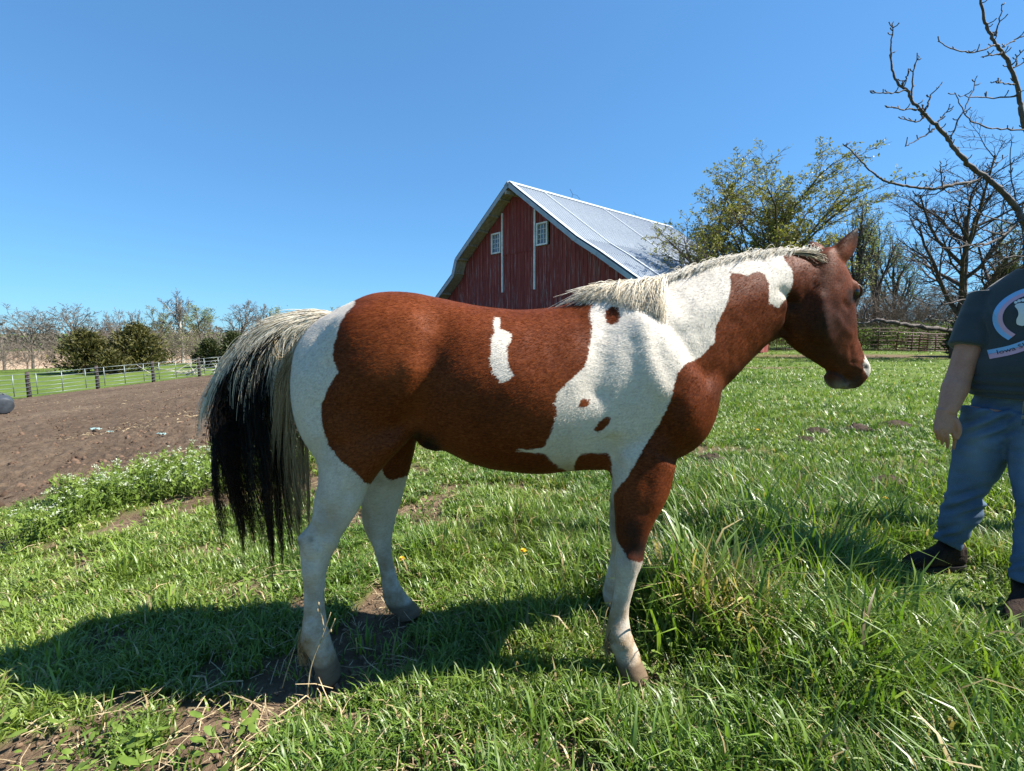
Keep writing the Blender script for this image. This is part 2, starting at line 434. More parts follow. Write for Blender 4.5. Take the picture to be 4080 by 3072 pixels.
# roof: corrugated sheets in three falls on either side; alike sheets share one mesh
SHW, RIB = .90, .225
def sheet_mesh(L):
    nrb = 4; xs = []; hs = []
    for i in range(nrb):
        for f, h in ((0, 0), (.30, 0), (.42, .028), (.58, .028), (.70, 0)): xs.append((i + f) * RIB); hs.append(h)
    xs.append(SHW); hs.append(0)
    n = len(xs); V = [(x, 0, h) for x, h in zip(xs, hs)] + [(x, L, h) for x, h in zip(xs, hs)]
    V += [(xs[0], 0, -.012), (xs[-1], 0, -.012), (xs[0], L, -.012), (xs[-1], L, -.012)]
    F = [(i, n + i, n + i + 1, i + 1) for i in range(n - 1)] + [(2 * n, 2 * n + 1, 2 * n + 3, 2 * n + 2)]
    me = raw_mesh('roof_sheet', V, F); me.materials.append(M_ROOF); return me
seam = []
for prof, sg in ((PROF_R, 1), (PROF_L, -1)):
    for k in range(len(prof) - 1):
        a, b_ = np.array(prof[k]), np.array(prof[k + 1]); L = float(np.hypot(*(b_ - a))); me = sheet_mesh(L + .04)
        dn = BG * (b_[0] - a[0]) / L + BZ * (b_[1] - a[1]) / L
        nrm = np.cross(BR, dn) * 1.0; nrm *= np.sign(nrm[2])
        for i in range(int(LEN / SHW)):
            o = bpy.data.objects.new('roof_sheet', me); COL.objects.link(o); o.parent = barn
            org = bp(a[0], i * SHW, a[1]) + nrm * (.05 + .012 * (len(prof) - k))
            xax = BR
            M = Matrix(((xax[0], dn[0], nrm[0], org[0] - BP[0]), (xax[1], dn[1], nrm[1], org[1] - BP[1]), (xax[2], dn[2], nrm[2], org[2]), (0, 0, 0, 1)))
            o.matrix_local = M
        # deck below the sheets
        d = MB(); c = bp((a[0] + b_[0]) / 2, LEN / 2, (a[1] + b_[1]) / 2) - nrm * .02
        d.frame_box(c, BR * (LEN / 2 - .01), dn * (L / 2), nrm * .05); d.build('roof_deck', M_GW, barn)
        # metal edge along the gable
        e = MB(); c = bp((a[0] + b_[0]) / 2, -.02, (a[1] + b_[1]) / 2) - nrm * (.04 + .004 * k)
        e.frame_box(c, BR * .02, dn * (L / 2 + .02), nrm * .11); e.build('roof_edge', M_EDGE, barn)
        e = MB(); c = bp((a[0] + b_[0]) / 2, .12, (a[1] + b_[1]) / 2) + nrm * (.135 + .003 * k)
        e.frame_box(c, BR * .14, dn * (L / 2 + .02), nrm * .006); e.build('roof_edge_cap', M_LAP, barn)
        if sg > 0:
            for s0 in np.arange(2.6, LEN, 5.6):  # raised strips whose brighter metal paints the glare along the lap seams
                e = MB(); c = bp((a[0] + b_[0]) / 2, s0, (a[1] + b_[1]) / 2) + nrm * (.138 + .003 * k)
                e.frame_box(c, BR * .06, dn * (L / 2 + .01), nrm * .006); e.build('roof_lap_glare', M_LAP, barn)
r_ = MB()
for sg, prof in ((1, PROF_R), (-1, PROF_L)):
    a, b_ = np.array(prof[0]), np.array(prof[1]); L = np.hypot(*(b_ - a)); dn = BG * (b_[0] - a[0]) / L + BZ * (b_[1] - a[1]) / L; nrm = np.cross(BR, dn); nrm *= np.sign(nrm[2])
    r_.frame_box(bp(0, LEN / 2, 9.52) + dn * .13 + nrm * .155, BR * (LEN / 2 + .03), dn * .16, nrm * .008)
r_.build('ridge_cap', M_LAP, barn)
# lookouts under the overhang
for prof in (PROF_L, PROF_R):
    for k in range(len(prof) - 1):
        a, b_ = np.array(prof[k]), np.array(prof[k + 1]); L = np.hypot(*(b_ - a)); dn = BG * (b_[0] - a[0]) / L + BZ * (b_[1] - a[1]) / L; nrm = np.cross(BR, dn); nrm *= np.sign(nrm[2])
        m_ = max(1, int(L / 1.15))
        for i in range(m_):
            q = MB(); c = bp(*[(a + (b_ - a) * (i + .8) / m_)[0]], SW / 2 - .02, (a + (b_ - a) * (i + .8) / m_)[1]) - nrm * .135
            q.frame_box(c, BR * (SW / 2 - .03), dn * .045, nrm * .065); q.build('lookout', M_GW, barn)
q = MB(); q.frame_box(bp(0, .35, 9.02), BG * .07, BR * .55, BZ * .09); q.build('hay_beam', M_GW, barn)
# lightning rod bits on the ridge
for s0, hh in ((5.3, .55), (12.2, .28), (16.2, .3)):
    q = MB(); b0 = bp(0, s0, 9.66)
    q.tube([b0, b0 + BZ * hh * .5 + BR * .12, b0 + BZ * hh - BR * .15], .012, 5); q.tube([b0 + BZ * hh * .5 + BR * .12, b0 + BZ * hh * .55 + BR * .5, b0 + BZ * .1 + BR * .85], .008, 5); q.build('lightning_rod', M_DARK, barn)
# ================================================================== fences
N = NT('galvanised_pipe', .45, .5); N.col(N.ramp(N.noise(3, 4, .6), [(.3, (.13, .16, .16)), (.7, (.23, .27, .27))])); N.set(Metallic=.5); M_GALV = N.m
N = NT('creosoted_post', .9, .2); N.col(N.ramp(N.noise(1.0, 5, .7, N.stretch(14, 14, 3)), [(.3, (.022, .018, .018)), (.7, (.085, .065, .058))])).bump(N.noise(30, 4, .6), .5, .01); M_POST = N.m
N = NT('rusty_red_pipe', .6, .4); N.col(N.ramp(N.noise(5, 5, .7), [(.3, (.035, .009, .008)), (.55, (.085, .012, .012)), (.75, (.06, .024, .018))])); M_REDP = N.m
FP = [np.array([-28.03 + 1.16 * i, 28.0 + 3.35 * i, 0]) for i in range(-1, 10)]
for p in FP: p[2] = zt1(p[0], p[1])
DF = np.array([1.16, 3.35, 0]); DF /= np.linalg.norm(DF); SD = np.array([DF[1], -DF[0], 0])
POST_L = ['dark wooden fence post at the open field end of the galvanised fence', 'dark wooden fence post before the first leafless tree and its brown shrub', 'dark wooden fence post in front of the lower olive cedar', 'dark wooden fence post just beyond the largest olive cedar', 'dark wooden fence post before the heap of bleached branches']
PANEL_L = ['galvanised six rail pipe panel before the stubble field', 'galvanised six rail pipe panel between the first leafless tree and the lower cedar', 'galvanised six rail pipe panel in front of the largest olive cedar', 'galvanised six rail pipe panel below the tall pale-barked tree', 'galvanised six rail pipe panel in front of the heap of bleached branches']
for i, p in enumerate(FP):
    t = thing('fence_post', POST_L[i] if i < len(POST_L) else 'dark wooden fence post of the galvanised fence where it runs behind the horse', 'post', p, 'posts of the galvanised fence')
    v, f = tube_mesh([p + np.array([0, 0, -.15]), p + np.array([0.01, 0, .5]), p + np.array([0, 0, 1.02]), p + np.array([0, .01, 1.5])], [.115, .105, .10, .095], 10); mesh_obj('shaft', v, f, M_POST, t, True)
    for z in (.28, .52, .76, 1.0, 1.22):
        b = MB(); b.tube([p - SD * -.115 + np.array([0, 0, z]), p - SD * -.145 + np.array([0, 0, z])], .02, 6); b.build('bolt', M_GALV, t)
for i in range(len(FP) - 1):
    a, b_ = FP[i] + SD * .15, FP[i + 1] + SD * .15
    t = thing('rail_panel', PANEL_L[i] if i < len(PANEL_L) else 'galvanised six rail pipe panel of the fence where it runs behind the horse', 'fence panel', (a + b_) / 2, 'galvanised fence panels')
    for z in (.18, .40, .63, .87, 1.12, 1.38):
        m = MB(); m.tube([a + BZ * z, (a + b_) / 2 + BZ * (z + random.uniform(-.01, .01)), b_ + BZ * z], .017, 6); m.build('rail', M_GALV, t, True)
    for f in (.09, .44, .79):
        q = a + (b_ - a) * f; m = MB(); m.tube([q + BZ * .16 + SD * .03, q + BZ * 1.40 + SD * .03], .02, 6); m.build('upright', M_GALV, t, True)
# red corral panels on the right
def red_panel(u0, u1, Y, h, rails, label, upr, cat='fence panel', grp='red corral panels', rad=.021, z0=.18):
    a = U(u0, 1400, Y); b_ = U(u1, 1400, Y + .4); a[2] = zt1(a[0], a[1]); b_[2] = zt1(b_[0], b_[1])
    t = thing('gate' if cat == 'gate' else 'corral_panel', label, cat, (a + b_) / 2, grp)
    d = (b_ - a) / np.linalg.norm(b_ - a); rr = .14
    m = MB(); c = []
    for (p, s) in ((a, 1), (b_, -1)):
        c.append([p + BZ * (h - rr), p + BZ * (h - rr * .3) + d * s * rr * .3, p + BZ * h + d * s * rr])
    m.tube([a + BZ * .05] + c[0] + c[1][::-1] + [b_ + BZ * .05], rad, 6); m.build('frame', M_REDP, t, True)
    for z in np.linspace(z0, h - .22, rails - 1):
        m = MB(); m.tube([a + BZ * z, b_ + BZ * z], rad * .9, 6); m.build('rail', M_REDP, t, True)
    for f in upr:
        q = a + (b_ - a) * f; m = MB(); m.tube([q + BZ * .1, q + BZ * h], rad, 6); m.build('upright', M_REDP, t, True)
    return t
red_panel(3092, 3205, 34, 1.55, 6, 'rust red pipe corral panel seen under the horse throat', (.33, .66))
red_panel(3210, 3408, 34, 1.55, 6, 'rust red pipe corral panel behind the horse muzzle', (.33, .66))
red_panel(3413, 3614, 34, 1.62, 6, 'rust red pipe corral panel with rounded top between muzzle and gate', (.42,))
red_panel(3627, 3830, 34, 1.62, 6, 'rust red pipe corral panel right of the gate, by the bare tree', (.33, .66))
red_panel(3836, 4040, 34, 1.62, 6, 'rust red pipe corral panel behind the sleeve of the person', (.33, .66))
red_panel(3570, 3692, 33, 1.30, 7, 'dark red pipe gate standing in front of the corral panels', (.5,), 'gate', None, .03, .12)
red_panel(3660, 3790, 31.8, 1.22, 8, 'low dark red pipe gate leaning beside the cedar', (.5,), 'gate', None, .03, .12)
# ================================================================== trees and shrubs
def bark(name, a, b, sc=6):
    N = NT(name, .9, .15); N.col(N.ramp(N.noise(sc, 5, .7), [(.3, a), (.7, b)])).bump(N.noise(sc * 5, 4, .6), .5, .02); return N.m
def leafm(name, a, b, c, trans=.35):
    N = NT(name, .55, .3); rnd = N.noise(2.3, 3, .6); r2 = N.noise(31., 2, .6)
    N.col(N.ramp(N.math('ADD', N.math('MULTIPLY', rnd, .6), N.math('MULTIPLY', r2, .4)), [(.32, a), (.5, b), (.68, c)]))
    tr = N.n('BsdfTranslucent'); N.put(tr.inputs[0], N.b.inputs['Base Color'].links[0].from_socket)
    mx = N.n('MixShader'); mx.inputs[0].default_value = trans
    N.t.links.new(N.b.outputs[0], mx.inputs[1]); N.t.links.new(tr.outputs[0], mx.inputs[2])
    out = [n for n in N.t.nodes if n.type == 'OUTPUT_MATERIAL'][0]; N.t.links.new(mx.outputs[0], out.inputs[0])
    return N.m
B_DARK = bark('bark_dark', (.035, .027, .022), (.10, .080, .065))
B_FAR = bark('bark_far', (.085, .072, .060), (.165, .145, .122))
B_PALE = bark('bark_pale', (.27, .235, .20), (.46, .42, .37))
B_TWIG = bark('bark_twig', (.075, .055, .045), (.16, .125, .10))
B_BRUSH = bark('bark_brush', (.10, .078, .060), (.20, .16, .125))
L_OLIVE = leafm('leaf_olive', (.12, .13, .020), (.22, .225, .034), (.33, .30, .06))
L_PALE = leafm('leaf_pale', (.12, .15, .03), (.20, .24, .06), (.29, .31, .10))
L_GREEN = leafm('leaf_bright', (.06, .11, .018), (.13, .20, .03), (.22, .29, .06))
L_CEDAR = leafm('leaf_cedar', (.030, .036, .012), (.080, .080, .022), (.16, .135, .040), .2)
L_DKC = leafm('leaf_dark_cedar', (.018, .028, .010), (.045, .058, .018), (.085, .09, .028), .2)
def grow(rg, p, d, L, r, lvl, P, out):
    k = 6 if lvl < 2 else (4 if lvl < 4 else 3)
    pts = [p]; q = p.copy(); dd = d.copy()
    up = P['up'][min(lvl, len(P['up']) - 1)]; wob = P['wob'][min(lvl, len(P['wob']) - 1)]
    for i in range(k - 1):
        dd = dd + rg.normal(0, wob, 3) + np.array([0, 0, up]); dd /= np.linalg.norm(dd); q = q + dd * L / (k - 1); pts.append(q.copy())
    pts = np.array(pts); r1 = r * P.get('taper', .35)
    out.append((lvl, pts, r, r1))
    if lvl >= P['levels']: return
    n = P['n'][lvl]; n = max(1, int(round(n * rg.uniform(.75, 1.25)))); f0 = P['f0'][min(lvl, len(P['f0']) - 1)]
    az0 = rg.uniform(0, 6.28)
    for i in range(n):
        f = f0 + (1 - f0) * ((i + rg.uniform(.2, .8)) / n) if n > 1 else .9
        s = f * (k - 1); j = min(int(s), k - 2); b = pts[j] + (pts[j + 1] - pts[j]) * (s - j)
        t = pts[j + 1] - pts[j]; t /= np.linalg.norm(t)
        an = math.radians(P['ang'][min(lvl, len(P['ang']) - 1)] * rg.uniform(.7, 1.3)); az = az0 + i * 2.4 + rg.uniform(-.4, .4)
        h = np.cross(t, [0, 0, 1.0]) if abs(t[2]) < .95 else np.array([1., 0, 0]); h /= np.linalg.norm(h); v = np.cross(h, t)
        nd = t * math.cos(an) + (h * math.cos(az) + v * math.sin(az)) * math.sin(an)
        rl = P['ratio'][min(lvl, len(P['ratio']) - 1)]
        grow(rg, b, nd, L * rl * rg.uniform(.7, 1.2) * (1.15 - .45 * f), max(.0015, r * (1 - .55 * f) * P.get('rr', .62)), lvl + 1, P, out)
def tubes(polys, ns):
    """polylines (pts, r0, r1) of any length -> verts, faces arrays with ns-sided tubes"""
    Vs, Fs, o = [], [], 0
    by = {}
    for p, a, b in polys: by.setdefault(len(p), []).append((p, a, b))
    for k, L in by.items():
        P = np.array([q[0] for q in L]); R = np.array([np.linspace(q[1], q[2], k) for q in L]); n = len(L)
        T = np.gradient(P, axis=1); T /= np.linalg.norm(T, axis=2, keepdims=True) + 1e-9
        up = np.where(np.abs(T[..., 2:3]) < .9, np.array([0, 0, 1.]), np.array([1., 0, 0]))
        A = np.cross(up, T); A /= np.linalg.norm(A, axis=2, keepdims=True) + 1e-9; B = np.cross(T, A)
        V = np.stack([P + R[..., None] * (math.cos(a) * A + math.sin(a) * B) for a in np.arange(ns) * 2 * math.pi / ns], 2)
        base = (np.arange(n) * k * ns)[:, None, None] + (np.arange(k - 1) * ns)[None, :, None]
        q = np.concatenate([np.stack([base + j, base + (j + 1) % ns, base + ns + (j + 1) % ns, base + ns + j], -1) for j in range(ns)], 2).reshape(-1, 4)
        Vs.append(V.reshape(-1, 3)); Fs.append(q + o); o += n * k * ns
    return np.concatenate(Vs), np.concatenate(Fs)
def leaf_quads(rg, pts, size, up=.3, asp=.55):
    n = len(pts); d = rg.normal(0, 1, (n, 3)); d[:, 2] += up; d /= np.linalg.norm(d, axis=1)[:, None]
    e = np.cross(d, rg.normal(0, 1, (n, 3))); e /= np.linalg.norm(e, axis=1)[:, None]
    s = size * rg.uniform(.5, 1.3, (n, 1)); p = pts
    V = np.stack([p, p + d * s * .5 + e * s * asp * .5, p + d * s, p + d * s * .5 - e * s * asp * .5], 1).reshape(-1, 3)
    return V, np.arange(4 * n).reshape(-1, 4)
def tree(name, label, cat, base, height, width, P, mat_t, mat_c, seed, leaves=None, group=None, depth_w=None, lean=0.0):
    rg = np.random.default_rng(seed); out = []; base = np.asarray(base, float)
    for s in range(P.get('stems', 1)):
        d = np.array([rg.normal(0, P.get('sspread', 0.0)), rg.normal(0, P.get('sspread', 0.0)), 1.0]); d /= np.linalg.norm(d)
        grow(rg, np.zeros(3), d, 1.0, P['r'], 0, P, out)
    allp = np.concatenate([o[1] for o in out])
    hz = np.percentile(allp[:, 2], 99.7); hx = np.percentile(np.abs(allp[:, 0] - np.median(allp[:, 0])), 98.5); hy = np.percentile(np.abs(allp[:, 1]), 98.5)
    sc = np.array([width / 2 / hx, (depth_w or width) / 2 / hy, height / hz]); rs = height / hz
    T = thing(name, label, cat, base, group)
    big, small, tips = [], [], []
    for lvl, p, a, b in out:
        q = p * sc; q[:, 2] = np.maximum(q[:, 2], -.1); q[:, 0] += lean * q[:, 2]; q = q + base
        mr = P.get('minr', .006)
        (big if lvl <= P.get('big', 1) else small).append((q, max(a * rs, mr), max(b * rs, mr * .6)))
        if lvl >= P['levels'] - P.get('leaf_lv', 0): tips.append(q)
    for j in range(len(big)):
        if big[j][0][0][2] - base[2] < .02: big[j][0][0][2] -= .15
    v, f = tubes(big, 7); mesh_obj('trunk', v, f, mat_t, T, True)
    v, f = tubes(small, 3); crown = mesh_obj('crown', v, f, mat_c, T)
    if leaves:
        n, size, lm, clump = leaves
        ti = rg.integers(0, len(tips), n); fr = rg.random(n); pp = []
        for i, fq in zip(ti, fr):
            q = tips[i]; s = fq * (len(q) - 1); j = min(int(s), len(q) - 2); pp.append(q[j] + (q[j + 1] - q[j]) * (s - j))
        pp = np.array(pp) + rg.normal(0, clump, (n, 3))
        if P.get('leaf_mask'): 
            keep = vnoise(pp, P['leaf_mask'], seed) > .46; pp = pp[keep]
        v, f = leaf_quads(rg, pp, size); o = mesh_obj('foliage', v, f, lm, crown); o['kind'] = 'stuff'
    return T
def at(u, Y, dz=0.0):
    m = (u - 2040.0) / FPX
    x = m * (Y * _cp + .1); x = m * (Y * _cp + (CAM_H - zt1(x, Y)) * _sp)
    return np.array([x, Y, zt1(x, Y) + dz])
def hgt(v, Y, base): return U(2040, v, Y)[2] - base[2]
def wid(du, Y): return du * Y / FPX
VASE = dict(levels=4, n=[8, 6, 5, 4], ang=[32, 34, 36, 38], ratio=[.62, .55, .52, .5], up=[.03, .10, .06, .03], wob=[.06, .12, .16, .2], f0=[.22, .3, .25, .2], r=.034, rr=.66, minr=.022, big=1)
VASE_FINE = dict(VASE, n=[9, 7, 6, 5], minr=.010)
# --- left of the horse, beyond the fence
def left_tree(u0, u1, vtop, Y, label, seed, P=VASE, mt=B_FAR, mc=B_FAR, leaves=None, ub=None, **kw):
    b = at(ub if ub is not None else (u0 + u1) / 2, Y)
    return tree('bare_tree' if not leaves else 'budding_tree', label, 'tree', b, hgt(vtop, Y, b), wid(u1 - u0, Y), P, mt, mc, seed, leaves, 'trees beyond the paddock', **kw)
left_tree(-25, 205, 1214, 60, 'leafless spreading tree at the stubble field, nearest the open field edge', 11, ub=132)
left_tree(168, 408, 1205, 63, 'leafless tall-limbed tree rising behind the first cedar', 12, ub=300)
left_tree(408, 545, 1228, 84, 'leafless thin-twigged tree above the larger cedar', 13)
left_tree(528, 622, 1236, 86, 'small leafless tree between the larger cedar and the budding trees', 14)
left_tree(588, 705, 1220, 72, 'budding tree with a faint green haze beside the tall pale tree', 15, leaves=(1500, .16, L_PALE, .15))
PT = dict(VASE, n=[12, 6, 5, 4], ang=[26, 28, 30, 32], f0=[.35, .25, .2, .2])
left_tree(668, 792, 1158, 74, 'tall pale-barked leafless tree standing above all its neighbours', 16, PT, B_PALE, B_FAR, ub=728)
left_tree(752, 885, 1216, 70, 'budding round tree with a pale green haze right of the tall tree', 17, leaves=(2600, .16, L_PALE, .2))
left_tree(868, 1040, 1196, 66, 'leafless broad round-crowned tree behind the small dark cedars', 18)
left_tree(1015, 1110, 1212, 72, 'leafless tree partly hidden by the horse tail', 19)
left_tree(1080, 1165, 1226, 64, 'budding yellow-green tree just above the horse tail', 20, leaves=(2600, .15, L_PALE, .2))
left_tree(1150, 1240, 1250, 80, 'leafless tree behind the top of the horse tail', 25)
left_tree(1285, 1385, 1222, 78, 'faint budding tree peeping over the tail root', 26, leaves=(700, .14, L_PALE, .15))
left_tree(-160, 0, 1290, 75, 'leafless tree at the far end of the wood by the field', 27)
# the grey band of like trees standing further back: copies that share their meshes
_src = [o for o in bpy.data.objects if o.name.startswith('bare_tree') and o.parent is None]
for i, (u, Y, sc_) in enumerate([(20, 96, .95), (110, 104, 1.05), (235, 92, .9), (340, 100, 1.0), (440, 108, 1.1), (520, 97, .95), (610, 104, 1.05), (690, 96, .9), (770, 108, 1.0), (850, 98, 1.0), (960, 104, 1.05), (1060, 100, 1.0), (1170, 106, 1.0), (1260, 110, .95)]):
    s_ = _src[(i * 5 + 2) % len(_src)]; r_ = s_.copy(); COL.objects.link(r_); p = at(u, Y); r_.location = tuple(p); r_.rotation_euler = (0, 0, 1.3 + i * 2.1); r_.scale = (sc_ * 1.15, sc_ * 1.15, sc_)
    tag(r_, 'leafless tree in the grey band of wood behind the nearer paddock trees', 'tree', 'grey band of far trees')
    for ch in list(s_.children):
        c_ = ch.copy(); COL.objects.link(c_); c_.parent = r_
SHR = dict(levels=2, stems=22, sspread=.55, n=[6, 4], ang=[30, 35], ratio=[.5, .5], up=[.05, .03], wob=[.12, .2], f0=[.25, .2], r=.012, minr=.013, big=-1)
def shrub(u, Y, h, w, label, seed, mat, leaves=None, name='shrub', grp='shrubs at the wood edge', P=SHR):
    rg = np.random.default_rng(seed); out = []; b = at(u, Y)
    for s in range(P['stems']):
        d = np.array([rg.normal(0, P['sspread']), rg.normal(0, P['sspread']), 1.0]); d /= np.linalg.norm(d)
        grow(rg, np.array([rg.normal(0, .25), rg.normal(0, .25), 0]), d, rg.uniform(.6, 1.0), P['r'], 0, P, out)
    ap = np.concatenate([o[1] for o in out]); hz = np.percentile(ap[:, 2], 99); hx = np.percentile(np.abs(ap[:, 0]), 97)
    sc = np.array([w / 2 / hx, w / 2 / hx, h / hz]); T = thing(name, label, 'shrub', b, grp)
    pl = [(np.maximum(p * sc, [-1e9, -1e9, -.1]) + b, P['minr'], P['minr'] * .6) for l, p, a, c in out]
    v, f = tubes(pl, 3); st = mesh_obj('stems', v, f, mat, T)
    if leaves:
        n, size, lm = leaves; tp = [q[0] for q in pl if True]; ti = rg.integers(0, len(tp), n)
        pp = np.array([tp[i][rg.integers(1, len(tp[i]))] for i in ti]) + rg.normal(0, .12, (n, 3))
        pp[:, 2] = np.maximum(pp[:, 2], b[2] + .1)
        v, f = leaf_quads(rg, pp, size); o = mesh_obj('foliage', v, f, lm, T); o['kind'] = 'stuff'
    return T
brown_lbl = ['brown twiggy shrub below the first leafless tree', 'brown twiggy shrub between the first leafless tree and the first cedar', 'low brown shrub at the field edge', 'brown twiggy shrub behind the first cedar', 'tall brown thicket shrub between the two large cedars', 'pale brown shrub right of the larger cedar', 'brown shrub under the tall pale tree', 'tan shrub beside the small dark cedars', 'brown shrub behind the small dark cedars', 'brown shrub at the foot of the broad round-crowned tree']
for i, (u, Y, h, w) in enumerate([(40, 52, 3.0, 8), (200, 50, 3.2, 7), (-90, 50, 3.2, 7), (330, 64, 5.5, 9), (455, 70, 6.5, 10), (640, 58, 4.6, 7), (735, 60, 4.2, 7), (800, 62, 5.0, 8), (960, 66, 6, 9), (1080, 62, 5.5, 9)]):
    shrub(u, Y, h, w, brown_lbl[i], 60 + i, B_BRUSH if i % 2 else B_FAR, leaves=(700, .14, L_PALE) if i in (5, 6, 7) else None)
def cedar(u, Y, vtop, vbase, du, label, seed, mat=L_CEDAR, n=5200, two=True):
    rg = np.random.default_rng(seed); b = at(u, Y); h = hgt(vtop, Y, b); w = wid(du, Y) / 2
    T = thing('cedar_tree', label, 'tree', b, 'cedar trees')
    v, f = tube_mesh([b + np.array([0, 0, -.1]), b + np.array([.05, 0, h * .5]), b + np.array([0, 0, h * .93])], [.16, .1, .03], 7); mesh_obj('trunk', v, f, B_DARK, T, True)
    # branches: each a drooping-then-rising spray; foliage clumps sit along them
    nb_ = 210; z = h * (.04 + .94 * rg.random(nb_) ** .85); az = rg.uniform(0, 6.283, nb_)
    env = w * np.clip(1.06 - (z / h) ** 1.7, .06, 1) * np.clip(.55 + z / h * 4, 0, 1) * rg.uniform(.68, 1.14, nb_)
    pol = []; C = []; D = []
    for zi, ai, e in zip(z, az, env):
        d = np.array([math.cos(ai), math.sin(ai), 0]); p0 = b + np.array([0, 0, zi * .92]); p1 = p0 + d * e * .6 + np.array([0, 0, .05 * e]); p2 = p0 + d * e + np.array([0, 0, .28 * e])
        pol.append((np.array([p0, p1, p2]), .025, .008))
        m = n // nb_; t = rg.random(m) ** .6; q = p0 + (p2 - p0) * t[:, None] + rg.normal(0, .13 + .04 * w, (m, 3)); q[:, 2] = np.maximum(q[:, 2], b[2] + .05)
        C.append(q); D.append(np.tile(d * .8 + np.array([0, 0, .75]), (m, 1)))
    v, f = tubes(pol, 3); mesh_obj('branches', v, f, B_DARK, T)
    C = np.concatenate(C); D = np.concatenate(D) + rg.normal(0, .55, (len(C), 3)); D /= np.linalg.norm(D, axis=1)[:, None]
    E = np.cross(D, rg.normal(0, 1, C.shape)); E /= np.linalg.norm(E, axis=1)[:, None]; s = rg.uniform(.16, .42, (len(C), 1))
    V = np.stack([C - D * s * .3, C + E * s * .22, C + D * s, C - E * s * .22], 1).reshape(-1, 3)
    o = mesh_obj('crown', V, np.arange(len(V)).reshape(-1, 4), mat, T); o['kind'] = 'stuff'
    return T
cedar(352, 47, 1322, 1496, 235, 'olive green cedar, lower and left of its larger neighbour', 31, n=6500)
cedar(552, 49, 1288, 1496, 235, 'largest olive green cedar with a pointed top beyond the fence', 32, n=7500)
cedar(448, 45.5, 1400, 1496, 130, 'small low cedar between the two large cedars', 36, n=2600)
cedar(838, 55, 1350, 1440, 120, 'small dark cedar between the tall pale tree and the horse tail', 33, L_DKC, 3600)
cedar(938, 54, 1322, 1440, 130, 'dark cedar close beside the horse tail', 34, L_DKC, 4200)
# far wooded ridge behind the stubble field: reads as one mass
rg = np.random.default_rng(77); Vd, Fd = [], []; n = 26000
az = np.radians(rg.uniform(-62, 48, n)); dist = rg.uniform(228, 300, n); bx, by = dist * np.sin(az), dist * np.cos(az)
bz = zt(bx, by); hh = 8.2 * (.55 + .6 * vn2(bx, by, .035)) * rg.uniform(.6, 1.1, n); pz = bz + hh * rg.random(n) ** 1.25
P_ = np.stack([bx, by, pz], 1); v, f = leaf_quads(rg, P_, 1.3, .8, .7)
N = NT('far_wood', .9, .1); N.col(N.ramp(N.noise(.05, 4, .7), [(.35, (.085, .078, .064)), (.65, (.15, .132, .108))]))
o = mesh_obj('distant_wood', v, f, N.m); tag(o, 'hazy brown wood along the ridge beyond the stubble field', 'wood', None, 'stuff')
# --- right of the barn
b = at(2985, 26.0)
TL = dict(levels=4, n=[10, 8, 6, 5], ang=[36, 34, 34, 36], ratio=[.62, .52, .46, .45], up=[.02, .10, .08, .05], wob=[.07, .12, .16, .2], f0=[.12, .2, .2, .2], r=.030, rr=.6, minr=.008, big=1, stems=3, sspread=.22)
tree('leafing_tree', 'broad many-stemmed tree with small olive leaves beside the barn roof', 'tree', b, hgt(610, 26, b), wid(730, 26), TL, B_DARK, B_TWIG, 41, (24000, .14, L_OLIVE, .06), lean=.17, depth_w=6.5)
b = at(2790, 24.5)
TS = dict(TL, n=[8, 6, 5, 4], stems=3, minr=.007)
tree('leafing_tree', 'smaller leafing tree in front of the metal roof, behind the horse neck', 'tree', b, hgt(905, 24.5, b), wid(420, 24.5), TS, B_DARK, B_TWIG, 42, (3600, .11, L_OLIVE, .05))
b = at(3800, 25)
TB = dict(levels=4, n=[11, 8, 7, 5], ang=[40, 36, 36, 38], ratio=[.66, .5, .46, .45], up=[.0, .06, .05, .04], wob=[.05, .13, .17, .2], f0=[.16, .2, .2, .15], r=.034, rr=.62, minr=.0075, big=1, stems=1)
tree('bare_tree', 'big dark leafless spreading tree behind the person and the red gates', 'tree', b, hgt(575, 25, b), wid(720, 25), TB, B_DARK, B_DARK, 43)
for i, (u, Y, vt, du, lbl, sd) in enumerate([(3385, 40, 740, 190, 'slender tree with pale green buds behind the horse ear', 44), (3480, 44, 830, 170, 'slender budding tree between the ear and the big leafless tree', 45), (3565, 46, 960, 200, 'pale green budding tree behind the big leafless tree', 46), (3290, 42, 900, 170, 'budding tree behind the horse poll', 47), (4010, 40, 840, 260, 'budding tree behind the shoulder of the person', 51)]):
    b = at(u, Y); tree('budding_tree', lbl, 'tree', b, hgt(vt, Y, b), wid(du, Y), dict(VASE, n=[10, 6, 5, 4], minr=.012), B_DARK, B_TWIG, sd, (2600, .14, L_PALE if i != 2 else L_GREEN, .12), 'budding trees behind the red corral', )
for i, (u, Y, h, w, lbl) in enumerate([(3300, 39, 4.5, 7, 'brown twiggy brush behind the horse poll'), (3450, 40, 5.0, 7, 'brown twiggy brush behind the horse eye'), (3560, 38, 4.6, 7, 'brown twiggy brush above the bright green bushes'), (3680, 41, 4.8, 8, 'brown twiggy brush behind the trunk of the big leafless tree'), (3860, 40, 4.6, 8, 'brown twiggy brush behind the dark cedar'), (3150, 38, 4.0, 7, 'brown twiggy brush behind the horse cheek')]):
    shrub(u, Y, h, w, lbl, 80 + i, B_BRUSH, None, 'brush', 'twiggy brush behind the corral', dict(SHR, stems=46, n=[7, 5], minr=.010))
